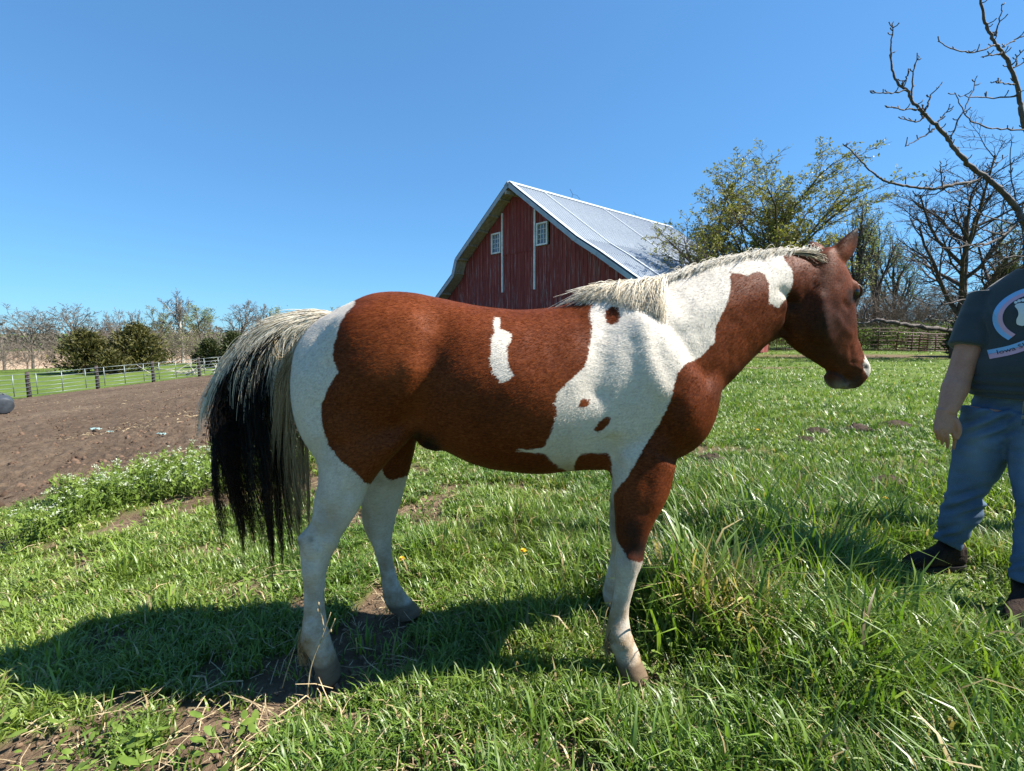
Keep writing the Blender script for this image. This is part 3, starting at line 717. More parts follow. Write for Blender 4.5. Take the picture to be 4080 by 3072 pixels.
for i, (u, Y, h, w, lbl) in enumerate([(3475, 36.5, 1.9, 4.5, 'bright green bush behind the corral, beside the horse nose'), (3570, 36, 1.7, 4, 'bright green bush behind the red gate'), (3665, 36.5, 2.0, 4.2, 'bright green bush left of the big tree trunk'), (3350, 37, 1.7, 4.5, 'bright green bush behind the horse cheek'), (3120, 37, 1.6, 5, 'low green bush seen under the horse jaw'), (3760, 37, 1.6, 4, 'green bush behind the big tree trunk')]):
    shrub(u, Y, h, w, lbl, 90 + i, B_TWIG, (2200, .13, L_GREEN), 'bush', 'bright green bushes behind the corral')
cedar(3985, 27, 1050, 1450, 230, 'dark cedar behind the shoulder of the person', 35, L_DKC, 6000)
cedar(3850, 27, 1270, 1450, 130, 'low dark cedar at the end of the red gates', 37, L_DKC, 2600)
for i, (u, Y, h, w, lbl) in enumerate([(2900, 60, 7, 10, 'leafless tree far behind the barn end'), (4180, 38, 9, 9, 'leafless tree at the edge of the corral'), (1480, 95, 8, 9, 'leafless tree on the skyline behind the barn'), (3620, 58, 7.5, 12, 'leafless tree deep in the wood behind the corral'), (3420, 60, 7.5, 12, 'leafless twiggy tree deep in the wood behind the horse head'), (3800, 60, 8, 12, 'leafless twiggy tree deep in the wood behind the big tree')]):
    b = at(u, Y); tree('bare_tree', lbl, 'tree', b, h, w, VASE, B_FAR, B_TWIG if i > 2 else B_FAR, 120 + i)
# --- branches of the near tree, whose trunk stands just outside the frame
near = thing('fruit_tree', 'leafless spur-branched tree whose grey limbs hang in above the person', 'tree', (3.57, 3.04, 0))
NS = .62                                                     # how far off it stands
def UY(L): return np.array([U(u, v, Y * NS) for u, v, Y in L])
def limb(L, r0, r1, nm='limb', parent=near, spurs=0, sd=0, ns=8):
    r0, r1 = r0 * NS, r1 * NS
    P = UY(L); n = max(8, 5 * len(L)); P = resample(P, n); rg = np.random.default_rng(sd + 500)
    rr = np.linspace(r0, r1, n) * (1 + .10 * rg.normal(0, 1, n).clip(-1, 1)); P[1:-1] += rg.normal(0, .0025, (n - 2, 3))
    m = MB(); m.tube(P, rr, ns)
    for k in range(spurs):
        i = rg.integers(1, n - 1); d = rg.normal(0, 1, 3); d[2] = abs(d[2]) * .6; d /= np.linalg.norm(d); l = rg.uniform(.012, .034)
        m.tube([P[i], P[i] + d * (l * .6 + rr[i]), P[i] + d * (l + rr[i]) + np.array([0, 0, .008])], [.0028, .0025, .0031], 5)
    o = m.build(nm, B_NEAR, parent, True); return o
N = NT('near_bark', .8, .25); N.col(N.ramp(N.noise(1.0, 5, .7, N.stretch(16, 16, 16)), [(.3, (.04, .031, .028)), (.55, (.095, .078, .07)), (.75, (.18, .155, .14))])).bump(N.noise(60, 4, .65), .7, .01); B_NEAR = N.m
TP = [np.array([5.75, 4.9, -.1]), np.array([5.72, 4.9, .5]), np.array([5.66, 4.92, 1.1]), np.array([5.62, 4.9, 1.8]), np.array([5.6, 4.88, 2.6]), np.array([5.62, 4.86, 3.4]), np.array([5.66, 4.9, 4.4]), np.array([5.6, 4.95, 5.4])]
TP = [np.array([p[0] * .62, p[1] * .62, -.1 if i == 0 else .15 + p[2] * .72]) for i, p in enumerate(TP)]
m = MB(); m.tube(resample(TP, 26), np.linspace(.105, .03, 26), 12); m.build('trunk', B_NEAR, near, True)
L1 = limb([(4230, 1010, 4.9), (4140, 960, 4.85), (4076, 880, 4.8), (4052, 832, 4.8), (4004, 770, 4.75), (3956, 726, 4.7), (3918, 698, 4.7), (3860, 654, 4.65), (3812, 602, 4.6), (3769, 544, 4.6), (3726, 496, 4.55), (3682, 453, 4.5), (3644, 414, 4.5), (3615, 360, 4.5), (3588, 342, 4.5), (3561, 297, 4.5), (3552, 225, 4.5), (3550, 162, 4.5), (3561, 86, 4.5)], .030, .004, spurs=38, sd=1)
L2 = limb([(3918, 698, 4.7), (3884, 722, 4.68), (3807, 736, 4.62), (3730, 750, 4.55), (3668, 750, 4.5), (3596, 736, 4.45), (3525, 720, 4.4), (3462, 675, 4.4), (3408, 621, 4.38), (3358, 572, 4.35)], .017, .004, spurs=18, sd=2)
L3 = limb([(4260, 760, 4.9), (4150, 600, 4.85), (4080, 486, 4.8), (4066, 396, 4.8), (4039, 297, 4.75), (4003, 225, 4.75), (3962, 167, 4.7), (3930, 99, 4.7), (3911, 18, 4.65), (3900, -60, 4.6)], .023, .008, spurs=26, sd=3)
L4 = limb([(4330, 1420, 4.9), (4120, 1385, 4.7), (3950, 1350, 4.6), (3793, 1319, 4.5), (3689, 1304, 4.4), (3617, 1295, 4.35), (3567, 1286, 4.3), (3495, 1275, 4.3), (3461, 1286, 4.3), (3411, 1286, 4.3), (3370, 1290, 4.3)], .030, .006, spurs=12, sd=4)
L5 = limb([(4076, 880, 4.8), (4057, 885, 4.78), (4028, 915, 4.75), (3980, 947, 4.7), (3932, 971, 4.65), (3865, 976, 4.6), (3790, 990, 4.55), (3730, 985, 4.5)], .018, .004, spurs=10, sd=5)
tw = [([(3615, 360, 4.5), (3543, 371, 4.45), (3467, 363, 4.4)], L1), ([(3633, 396, 4.5), (3638, 297, 4.5), (3658, 221, 4.5)], L1), ([(3597, 338, 4.5), (3620, 288, 4.5)], L1), ([(3683, 450, 4.5), (3705, 387, 4.5), (3755, 326, 4.5)], L1),
      ([(3651, 439, 4.5), (3588, 432, 4.45), (3525, 421, 4.4)], L1), ([(3683, 468, 4.5), (3642, 486, 4.45), (3593, 466, 4.4)], L1), ([(3728, 495, 4.55), (3782, 432, 4.6)], L1), ([(3723, 515, 4.55), (3660, 554, 4.5), (3606, 584, 4.45)], L1),
      ([(3786, 563, 4.6), (3813, 486, 4.6), (3863, 396, 4.65), (3894, 302, 4.7)], L1), ([(3921, 698, 4.7), (3966, 660, 4.7), (4016, 617, 4.75)], L1), ([(3755, 750, 4.55), (3750, 690, 4.55), (3745, 640, 4.5)], L2), ([(3780, 740, 4.6), (3720, 775, 4.55), (3640, 780, 4.5)], L2), ([(3860, 730, 4.65), (3800, 766, 4.6), (3755, 752, 4.58)], L2),
      ([(3962, 180, 4.7), (3876, 209, 4.65), (3804, 198, 4.6), (3737, 165, 4.55)], L3), ([(3965, 144, 4.7), (3980, 81, 4.7), (3995, 14, 4.7)], L3), ([(3994, 187, 4.75), (4048, 158, 4.8), (4120, 120, 4.8)], L3), ([(3990, 212, 4.7), (3908, 228, 4.65)], L3), ([(4035, 272, 4.75), (4110, 235, 4.8)], L3),
      ([(4048, 383, 4.8), (3930, 390, 4.7), (3818, 378, 4.6)], L3), ([(4085, 518, 4.8), (3967, 513, 4.7), (3867, 482, 4.6), (3831, 432, 4.6), (3804, 369, 4.55)], L3), ([(4042, 338, 4.75), (3958, 326, 4.7)], L3), ([(4030, 260, 4.75), (4068, 205, 4.75)], L3),
      ([(3459, 1282, 4.3), (3443, 1256, 4.3), (3468, 1206, 4.3)], L4), ([(4000, 1362, 4.6), (3875, 1201, 4.5), (3784, 1209, 4.4), (3728, 1216, 4.4), (3671, 1200, 4.4), (3631, 1177, 4.4)], L4), ([(3930, 1260, 4.55), (3861, 1237, 4.5), (3818, 1204, 4.5), (3773, 1177, 4.45)], L4),
      ([(3920, 1345, 4.6), (3827, 1286, 4.55), (3728, 1274, 4.5), (3694, 1265, 4.5)], L4), ([(3827, 1286, 4.55), (3793, 1240, 4.5)], L4), ([(4057, 900, 4.78), (3990, 880, 4.75), (3900, 850, 4.7), (3836, 818, 4.65)], L5), ([(4000, 935, 4.7), (3930, 920, 4.7), (3870, 890, 4.65)], L5), ([(3980, 947, 4.7), (3900, 985, 4.6), (3830, 960, 4.6), (3760, 925, 4.55)], L5),
      ([(4120, 940, 4.85), (4020, 800, 4.8), (4015, 850, 4.8), (4060, 862, 4.8)], L5), ([(4150, 1060, 4.8), (4060, 1020, 4.75), (3960, 1050, 4.7), (3900, 1120, 4.65)], L5), ([(4100, 1040, 4.8), (4030, 720, 4.8), (4030, 560, 4.8)], L5)]
for i, (L, par) in enumerate(tw): limb(L, .0075, .0032, 'twig', par, spurs=5, sd=20 + i, ns=6)
# ================================================================== the horse
HY = 1.90                                                   # its mid-plane
horse = thing('horse', 'brown and white pinto horse standing in the grass, its head lowered to the right', 'horse', (0.1, HY, 0.0))
horse['label'] = 'brown and white pinto horse with a black and cream tail standing in grass'

def egg_ring(x, zt, zb, hw, qt, qb, y0, n=40):
    th = np.arange(n) * 2 * math.pi / n
    c, s_ = np.cos(th), np.sin(th)
    q = np.where(s_ > 0, qt, qb)
    z = (zt + zb) / 2 + (zt - zb) / 2 * s_
    y = y0 + hw * np.sign(c) * np.abs(c) ** q
    return np.stack([np.full(n, x), y, z], 1)
TOR = [  # u, v top, v bottom, half width, top pinch, bottom pinch
    (1212, 1430, 1640, .11, .9, .9), (1232, 1350, 1740, .17, .9, .9), (1270, 1296, 1815, .215, .9, .9), (1340, 1248, 1840, .245, .85, .95),
    (1420, 1206, 1825, .268, .85, 1.0), (1500, 1172, 1790, .28, .82, 1.05), (1580, 1160, 1755, .285, .82, 1.05), (1660, 1167, 1737, .275, .85, 1.0),
    (1740, 1183, 1775, .275, .88, .9), (1830, 1204, 1822, .29, .9, .85), (1920, 1219, 1855, .302, .92, .82), (2020, 1231, 1876, .308, .95, .82),
    (2120, 1233, 1886, .302, 1.0, .82), (2220, 1220, 1883, .285, 1.1, .85), (2300, 1196, 1877, .268, 1.25, .85), (2380, 1155, 1876, .255, 1.4, .85),
    (2450, 1122, 1876, .245, 1.4, .85), (2530, 1115, 1866, .24, 1.3, .85), (2610, 1140, 1850, .228, 1.1, .85), (2690, 1215, 1838, .21, .9, .85),
    (2760, 1330, 1795, .18, .85, .85), (2815, 1430, 1715, .13, .85, .85), (2846, 1510, 1640, .07, .9, .9)]
TOR = resample(TOR, 70)
rings = []
for u, vt, vb, hw, qt, qb in TOR:
    x = U(u, 1500, HY)[0]
    pt, pb = U(u, vt, HY), U(u, vb, HY - .05)
    rings.append(egg_ring(x, pt[2], pb[2], hw, qt, qb, HY))
parts_h = [loft(rings)]

def bar_rings(table, n, ns=28):
    """front (u, v), back (u, v), depth, half width, section exponent -> rings across a limb or neck"""
    T = resample(table, n); out = []
    th = np.arange(ns) * 2 * math.pi / ns; c, s_ = np.cos(th), np.sin(th)
    for fu, fv, bu, bv, Y, hw, q in T:
        a, b = U(fu, fv, Y), U(bu, bv, Y)
        m, d = (a + b) / 2, (a - b) / 2
        yy = np.sign(c) * np.abs(c) ** np.where(s_ > 0, q, 1.0)
        out.append(m + s_[:, None] * d + (hw * yy)[:, None] * np.array([0, 1, 0]))
    return out
NECK = [(2420, 1130, 2770, 1740, 1.90, .175, 1.3), (2560, 1118, 2830, 1640, 1.90, .165, 1.5), (2690, 1086, 2858, 1572, 1.91, .150, 1.6),
        (2800, 1048, 2926, 1500, 1.925, .135, 1.6), (2920, 1016, 2988, 1437, 1.945, .120, 1.6), (3040, 998, 3046, 1378, 1.97, .108, 1.5),
        (3150, 990, 3105, 1345, 2.0, .100, 1.4), (3255, 1000, 3180, 1310, 2.03, .092, 1.2)]
parts_h.append(loft(bar_rings(NECK, 40)))

# head in its own frame, turned a little away from the camera
HPSI, HTH = math.radians(22), math.radians(66)
fh = np.array([math.cos(HPSI), math.sin(HPSI), 0.])
ha = fh * math.cos(HTH) - np.array([0, 0, 1.]) * math.sin(HTH)
hn = fh * math.sin(HTH) + np.array([0, 0, 1.]) * math.cos(HTH)
hb = np.array([math.sin(HPSI), -math.cos(HPSI), 0.])
POLL = U(3285, 1022, 2.035)
def H(s, n, b): return POLL + ha * s + hn * n + hb * b
HEAD = [  # along, dorsal, ventral, half width, dorsal squareness, ventral squareness
    (-.035, .02, -.09, .055, 1., 1.), (.02, .042, -.185, .082, .9, 1.), (.08, .060, -.275, .095, .75, 1.), (.14, .070, -.318, .100, .7, .95),
    (.20, .068, -.318, .097, .7, .95), (.26, .056, -.292, .089, .72, .95), (.32, .049, -.246, .077, .75, .95), (.38, .050, -.195, .066, .8, .9),
    (.44, .060, -.142, .060, .85, .85), (.49, .073, -.104, .062, .85, .8), (.53, .074, -.090, .061, .85, .8), (.565, .056, -.074, .052, .9, .9), (.588, .012, -.045, .034, 1., 1.)]
HEAD = resample(HEAD, 44)
hr = []
th = np.arange(32) * 2 * math.pi / 32; c, s_ = np.cos(th), np.sin(th)
for s, d, v, hw, qd, qv in HEAD:
    m = (d + v) / 2; q = np.where(s_ > 0, qd, qv)
    yy = np.sign(c) * np.abs(c) ** q
    # the jaw is narrower than the brow
    w = hw * np.where(s_ > 0, 1.0, 1.0 - .28 * np.abs(s_) ** 1.5)
    hr.append([H(s, m + (d - v) / 2 * si, wi * yi) for si, wi, yi in zip(s_, w, yy)])
parts_h.append(loft(hr))

LEGS = {
 'near_fore': ([(2700, 1720, 2390, 1700, 1.80, .10, 1), (2700, 1800, 2405, 1790, 1.78, .09, 1), (2690, 1872, 2428, 1876, 1.76, .083, 1), (2672, 1945, 2442, 1950, 1.745, .077, 1),
    (2646, 2002, 2447, 2020, 1.735, .070, 1), (2600, 2100, 2447, 2100, 1.72, .058, 1), (2576, 2180, 2452, 2180, 1.715, .051, 1), (2568, 2228, 2445, 2238, 1.71, .056, 1),
    (2542, 2293, 2446, 2300, 1.705, .046, 1), (2517, 2390, 2438, 2385, 1.70, .029, 1), (2512, 2450, 2422, 2456, 1.70, .029, 1), (2518, 2498, 2408, 2520, 1.70, .040, 1),
    (2530, 2540, 2409, 2562, 1.70, .047, 1), (2548, 2585, 2438, 2600, 1.695, .038, 1), (2563, 2630, 2450, 2648, 1.69, .046, 1), (2578, 2662, 2458, 2676, 1.69, .053, 1), (2596, 2706, 2462, 2708, 1.69, .058, 1)], 70),
 'near_hind': ([(1660, 1690, 1212, 1600, 1.79, .12, 1), (1640, 1745, 1225, 1690, 1.77, .115, 1), (1600, 1790, 1250, 1765, 1.75, .105, 1), (1545, 1848, 1266, 1840, 1.74, .092, 1),
    (1490, 1915, 1270, 1900, 1.73, .078, 1), (1455, 1975, 1258, 1965, 1.72, .066, 1), (1425, 2040, 1240, 2030, 1.71, .054, 1), (1392, 2100, 1214, 2092, 1.70, .047, 1),
    (1366, 2150, 1178, 2148, 1.70, .050, 1), (1335, 2205, 1191, 2208, 1.70, .045, 1), (1312, 2260, 1200, 2270, 1.695, .041, 1), (1301, 2330, 1206, 2330, 1.695, .030, 1),
    (1300, 2410, 1208, 2410, 1.69, .030, 1), (1308, 2480, 1201, 2485, 1.69, .039, 1), (1322, 2535, 1192, 2555, 1.69, .045, 1), (1340, 2595, 1226, 2610, 1.69, .040, 1),
    (1352, 2640, 1250, 2655, 1.69, .048, 1), (1360, 2670, 1254, 2682, 1.69, .055, 1), (1368, 2706, 1254, 2708, 1.69, .060, 1)], 76),
 'far_hind': ([(1680, 1700, 1380, 1680, 2.02, .12, 1), (1665, 1750, 1400, 1750, 2.03, .10, 1), (1649, 1826, 1420, 1850, 2.05, .088, 1), (1623, 1917, 1442, 1950, 2.06, .072, 1),
    (1598, 1999, 1441, 2020, 2.07, .058, 1), (1580, 2065, 1438, 2065, 2.075, .050, 1), (1573, 2132, 1452, 2118, 2.08, .046, 1), (1568, 2200, 1482, 2180, 2.08, .041, 1),
    (1579, 2260, 1502, 2250, 2.08, .036, 1), (1596, 2325, 1516, 2325, 2.08, .036, 1), (1618, 2362, 1522, 2382, 2.08, .043, 1), (1640, 2390, 1545, 2425, 2.08, .040, 1),
    (1664, 2412, 1570, 2440, 2.08, .048, 1), (1690, 2446, 1580, 2464, 2.08, .058, 1)], 66),
 'far_fore': ([(2640, 1720, 2440, 1720, 2.0, .10, 1), (2620, 1800, 2440, 1800, 2.02, .085, 1), (2600, 1890, 2437, 1890, 2.04, .075, 1), (2570, 2000, 2433, 1990, 2.05, .065, 1),
    (2540, 2090, 2429, 2080, 2.06, .055, 1), (2522, 2150, 2432, 2150, 2.06, .050, 1), (2512, 2205, 2434, 2204, 2.06, .048, 1), (2496, 2260, 2420, 2270, 2.06, .042, 1),
    (2480, 2325, 2406, 2330, 2.06, .034, 1), (2478, 2362, 2402, 2372, 2.06, .040, 1), (2488, 2395, 2412, 2412, 2.06, .037, 1), (2502, 2428, 2424, 2440, 2.06, .047, 1), (2518, 2462, 2430, 2466, 2.06, .057, 1)], 62)}
def lean_leg(t, k=.07):                                     # below the stifle the limb is bone and sinew
    return [((a[0] - (a[0] - a[2]) * k * w), a[1], (a[2] + (a[0] - a[2]) * k * w), a[3], a[4], a[5], a[6]) for a in t for w in [min(1, max(0, (a[1] - 2000) / 150))]]
LEGS['near_hind'] = (lean_leg(LEGS['near_hind'][0]), 76); LEGS['near_fore'] = (lean_leg(LEGS['near_fore'][0], .04), 70); LEGS['far_hind'] = (lean_leg(LEGS['far_hind'][0]), 66)
for k, (t, n) in LEGS.items():
    parts_h.append(loft(bar_rings(t, n, 24)))

def ellipsoid(c, ax, ay, az, nu=16, nv=12):
    c = np.asarray(c); R = []
    for i in range(1, nv):
        p = math.pi * i / nv
        R.append([c + np.cos(t) * math.sin(p) * np.asarray(ax) + np.sin(t) * math.sin(p) * np.asarray(ay) + math.cos(p) * np.asarray(az) for t in np.arange(nu) * 2 * math.pi / nu])
    return loft(R)
X, Yv, Z = np.eye(3)
def blob(u, v, Y, rx, ry, rz, tilt=0.0):
    c = U(u, v, Y); a = math.radians(tilt)
    dx = np.array([math.cos(a), 0, math.sin(a)]); dz = np.array([-math.sin(a), 0, math.cos(a)])
    return ellipsoid(c, dx * rx, Yv * ry, dz * rz)
for side in (-1, 1):                                        # the muscle masses, both sides
    Yb = lambda off: HY + side * off
    parts_h += [
        blob(1390, 1660, Yb(.15), .17, .115, .20, -20),     # thigh
        blob(1480, 1390, Yb(.17), .17, .10, .16, 10),       # croup
        blob(1620, 1330, Yb(.205), .08, .04, .09),         # point of hip
        blob(2520, 1520, Yb(.14), .13, .095, .26, 25),      # shoulder blade
        blob(2690, 1640, Yb(.115), .13, .10, .15, 0),       # point of shoulder
        blob(2570, 1800, Yb(.135), .12, .085, .12, 0)]      # upper arm
    parts_h += [ellipsoid(H(.20, -.15, -side * .055), ha * .12, hb * .046, hn * .115),             # cheek
                ellipsoid(H(.165, .028, -side * .068), ha * .045, hb * .022, hn * .028),              # brow
                ellipsoid(H(.52, .015, -side * .036), ha * .05, hb * .028, hn * .045)]           # nostril
parts_h += [ellipsoid(H(.50, -.105, 0), ha * .055, hb * .042, hn * .028),                           # chin and lower lip
            ellipsoid(H(.545, -.045, 0), ha * .035, hb * .05, hn * .045)]                           # upper lip
parts_h.append(blob(1708, 1762, HY - .06, .062, .045, .032, -28))                                   # sheath
def ear(side):
    base = U(3334, 1026, 2.0) if side > 0 else H(-.01, .035, -.06)
    up = (U(3416, 908, 2.0) - base) if side > 0 else np.array([-.10, .45, .75])
    ln = np.linalg.norm(up) if side > 0 else .065
    up = up / np.linalg.norm(up)
    w = np.cross(up, np.array([.45, -.89, 0])); w /= np.linalg.norm(w); d = np.cross(w, up)
    R = []
    for t, a, b in ((-.15, .034, .032), (.05, .044, .034), (.25, .048, .030), (.45, .046, .025), (.65, .038, .020), (.82, .027, .014), (.95, .014, .009), (1.0, .005, .005)):
        bend = w * (.022 * (t - 1) * t * -2.0)
        R.append([base + up * ln * t + bend + w * a * math.cos(q) + d * b * math.sin(q) for q in np.arange(16) * math.pi / 8])
    return loft(R)
parts_h += [ear(1), ear(-1)]
# dock of the tail
DOCK = [U(1340, 1300, HY), U(1270, 1296, HY), U(1180, 1306, HY - .01), U(1080, 1345, HY - .02), U(985, 1420, HY - .03), U(915, 1510, HY - .04)]
DOCKc = resample(DOCK, 24)
parts_h.append(tube_mesh(DOCKc, np.linspace(.046, .022, 24), 12))

V = []; F = []
for v, f in parts_h:
    n = sum(len(q) for q in V); V.append(np.asarray(v)); F += [tuple(i + n for i in q) for q in f]
me0 = raw_mesh('horse_raw', np.concatenate(V), F)
bm = bmesh.new(); bm.from_mesh(me0)
bmesh.ops.recalc_face_normals(bm, faces=bm.faces); bm.to_mesh(me0); bm.free()
tmp = bpy.data.objects.new('tmp', me0); COL.objects.link(tmp)
mod = tmp.modifiers.new('r', 'REMESH'); mod.mode = 'VOXEL'; mod.voxel_size = .0085; mod.adaptivity = 0
dg = bpy.context.evaluated_depsgraph_get()
me1 = bpy.data.meshes.new_from_object(tmp.evaluated_get(dg))
bpy.data.objects.remove(tmp); bpy.data.meshes.remove(me0)
HV = np.empty(len(me1.vertices) * 3, np.float32); me1.vertices.foreach_get('co', HV); HV = HV.reshape(-1, 3).astype(float)
HE = np.empty(len(me1.edges) * 2, np.int32); me1.edges.foreach_get('vertices', HE); HE = HE.reshape(-1, 2)
deg = np.bincount(HE.ravel(), minlength=len(HV))[:, None]
def lap(A):
    S = np.zeros_like(A)
    for k in range(A.shape[1]):
        S[:, k] = np.bincount(HE[:, 0], A[HE[:, 1], k], len(A)) + np.bincount(HE[:, 1], A[HE[:, 0], k], len(A))
    return S / deg - A
def smooth_h(n, lam=.6, mu=-.62, mask=None):
    global HV
    w = 1.0 if mask is None else mask[:, None]
    for _ in range(n):
        HV += lam * w * lap(HV); HV += mu * w * lap(HV)
# torso and neck joints are softened more than the lower legs, head and ears
_u, _v, _z = proj(HV)
body_mask = np.where((_v < 1950) & (_u < 3080) & (_u > 1150), 1.0, 0.0)
bm_s = body_mask[:, None].copy()
for _ in range(30): bm_s += .5 * lap(bm_s)
body_mask = bm_s[:, 0]
for _ in range(26): HV += .55 * body_mask[:, None] * lap(HV)
smooth_h(8)
def h_normals():
    me1.vertices.foreach_set('co', HV.astype(np.float32).ravel()); me1.update()
    N = np.empty(len(HV) * 3, np.float32); me1.vertices.foreach_get('normal', N); return N.reshape(-1, 3).astype(float)
HN = h_normals()
def pick(u, v):
    uu, vv, zz = proj(HV)
    vd = HV - np.array([0, 0, CAM_H]); facing = (HN * vd).sum(1) < 0
    d = np.hypot(uu - u, vv - v); ok = facing & (d < 22)
    if not ok.any(): ok = facing & (d < 60)
    i = np.where(ok)[0]
    if not len(i): return HV[np.argmin(d)]
    near = i[zz[i] < zz[i].min() + .05]
    return HV[near[np.argmin(d[near])]]
def mirror(p):
    q = p.copy()
    if p[0] > 1.28:                                           # head: mirror in its own plane
        k = (p - POLL).dot(hb); return p - 2 * k * hb
    q[1] = 2 * HY - p[1]; return q
def sculpt(pts, r, amt, both=True):
    """raise (amt > 0) or sink the skin along a line of photo points"""
    global HV
    P = np.array([pick(*p) for p in pts])
    if len(P) > 1: P = resample(P, max(4, 4 * len(P)))
    for m in ((False, True) if both else (False,)):
        Q = np.array([mirror(p) for p in P]) if m else P
        d = np.min(np.linalg.norm(HV[:, None] - Q[None], axis=2), axis=1) if len(HV) * len(Q) < 4e6 else np.min([np.linalg.norm(HV - q, axis=1) for q in Q], axis=0)
        HV += HN * (amt * np.exp(-(d / r) ** 2))[:, None]
def smooth_at(pts, r, n):
    global HV
    P = np.array([pick(*p) for p in pts]); P = np.concatenate([P, [mirror(p) for p in P]])
    m = np.exp(-(np.min([np.linalg.norm(HV - q, axis=1) for q in P], axis=0) / r) ** 4)[:, None]
    for _ in range(n): HV += .6 * m * lap(HV)
sculpt([(1735, 1300), (1722, 1400), (1712, 1480), (1690, 1580), (1660, 1670)], .058, -.024)      # hollow of the flank
smooth_at([(1570, 1310), (1640, 1310)], .13, 70)
sculpt([(1655, 1340), (1655, 1430)], .05, .006)                       # point of hip
sculpt([(1570, 1640), (1615, 1560), (1640, 1480)], .05, .014)         # front edge of the thigh
sculpt([(1630, 1700), (1560, 1780)], .03, .010)                       # stifle fold
sculpt([(1300, 1470), (1290, 1620), (1310, 1760)], .04, -.012)        # groove at the back of the thigh
sculpt([(2440, 1250), (2400, 1400), (2380, 1560)], .05, -.012)        # behind the shoulder blade
sculpt([(2560, 1300), (2590, 1450), (2640, 1560)], .035, .012)        # spine of the shoulder blade
sculpt([(2720, 1340), (2780, 1420), (2830, 1500)], .045, -.022)       # neck into shoulder
sculpt([(2660, 1280), (2600, 1200)], .05, -.012)
sculpt([(2740, 1620), (2700, 1700)], .05, .014)                       # point of shoulder
sculpt([(2640, 1700), (2600, 1780)], .035, -.010)
sculpt([(2690, 1830), (2640, 1810)], .022, -.012)                     # chest and forearm fold
sculpt([(2450, 1840), (2440, 1760)], .03, -.014)                      # behind the elbow
sculpt([(2490, 1830)], .035, .012)                                    # elbow
sculpt([(2590, 1930), (2560, 2040)], .022, -.005)                     # forearm muscles
sculpt([(2780, 1230), (2900, 1220), (3020, 1180)], .06, .006)
sculpt([(1380, 1960), (1330, 2080)], .02, -.006)                      # gaskin
sculpt([(1250, 2100), (1270, 2170)], .012, -.008)                     # hollow of the hock
sculpt([(1238, 2240), (1240, 2340), (1238, 2460)], .009, -.010)
sculpt([(1196, 2150)], .018, .010); sculpt([(1232, 2050), (1224, 2090)], .018, -.010); sculpt([(1275, 2200)], .02, .005); sculpt([(1215, 2230)], .014, -.006); sculpt([(1320, 2160), (1345, 2190)], .018, .006)
sculpt([(1290, 2010), (1310, 2090), (1290, 2140)], .014, -.008)
sculpt([(1235, 2530), (1300, 2530)], .02, .004); sculpt([(1255, 2600), (1320, 2570)], .012, -.006)                     # tendon groove
sculpt([(2468, 2330), (2462, 2400), (2450, 2470)], .009, -.009)
sculpt([(2475, 2600), (2535, 2575)], .012, -.006); sculpt([(2470, 2225)], .012, -.006); sculpt([(2470, 2090), (2490, 2180)], .014, -.006); sculpt([(1500, 2180), (1530, 2310)], .009, -.007)
sculpt([(2505, 2225)], .026, .008); sculpt([(2530, 2235)], .012, .005); sculpt([(2495, 2310)], .016, -.005); sculpt([(2465, 2540)], .022, .006); sculpt([(1470, 2090)], .018, .007); sculpt([(1500, 2150)], .014, -.006)
# head
sculpt([(3165, 1210), (3150, 1260), (3130, 1320)], .018, -.020)                     # throat behind the jaw
sculpt([(3120, 1160), (3150, 1200)], .02, -.010)
sculpt([(3340, 1270), (3370, 1310), (3396, 1335)], .016, .004)                      # facial crest
sculpt([(3345, 1130)], .018, -.004); sculpt([(3385, 1225), (3365, 1205)], .012, -.006); sculpt([(3270, 1200), (3290, 1330), (3330, 1420)], .03, .006)                                   # hollow above the eye
sculpt([(3395, 1395), (3402, 1435)], .016, -.005); sculpt([(3430, 1370), (3440, 1420)], .014, .005)
sculpt([(3390, 1452), (3420, 1462), (3440, 1470)], .006, .006); sculpt([(3400, 1430), (3440, 1438)], .006, .005)
sculpt([(3300, 1478), (3350, 1490), (3378, 1510), (3388, 1540)], .008, -.013)       # mouth line
sculpt([(3450, 1462)], .012, -.012)                                   # nostril
HN = h_normals()
for _ in range(2): HV += .4 * lap(HV)
# fine unevenness of the coat
HN = h_normals()
HV += HN * ((vnoise(HV, 9.0) - .5) * .006 + (vnoise(HV, 28.0, 5.) - .5) * .0025)[:, None]
HN = h_normals()
print('horse verts', len(HV))

# ---- coat pattern: signed distance (metres) to the edge of the brown areas
Z1 = lambda L: [(700 + x * 1.0204, 1050 + y * 1.0204) for x, y in L]
Z2 = lambda L: [(2100 + x * 1.1407, 850 + y * 1.1407) for x, y in L]
Z6 = lambda L: [(2300 + x * .6303, 1700 + y * .6303) for x, y in L]
body_brown = Z1([(700, 60), (700, 160), (668, 190), (648, 220), (634, 265), (616, 330), (614, 375), (637, 418), (602, 475), (572, 540), (568, 590), (576, 650), (600, 715), (640, 765), (700, 812), (740, 858),
    (762, 862), (790, 830), (880, 790), (1000, 830), (1250, 900), (1540, 880), (1525, 806), (1490, 790), (1462, 765), (1445, 742), (1400, 738), (1330, 732), (1335, 726), (1400, 726), (1440, 716), (1470, 655), (1490, 585), (1482, 545),
    (1495, 500), (1545, 452), (1600, 400), (1615, 340), (1627, 250), (1618, 195), (1635, 140), (1650, 60)])
white_strip = Z1([(1250, 208), (1268, 213), (1268, 252), (1312, 275), (1310, 302), (1297, 330), (1300, 400), (1326, 440), (1275, 468), (1242, 430), (1230, 390), (1232, 340), (1236, 290), (1247, 265), (1240, 232)])
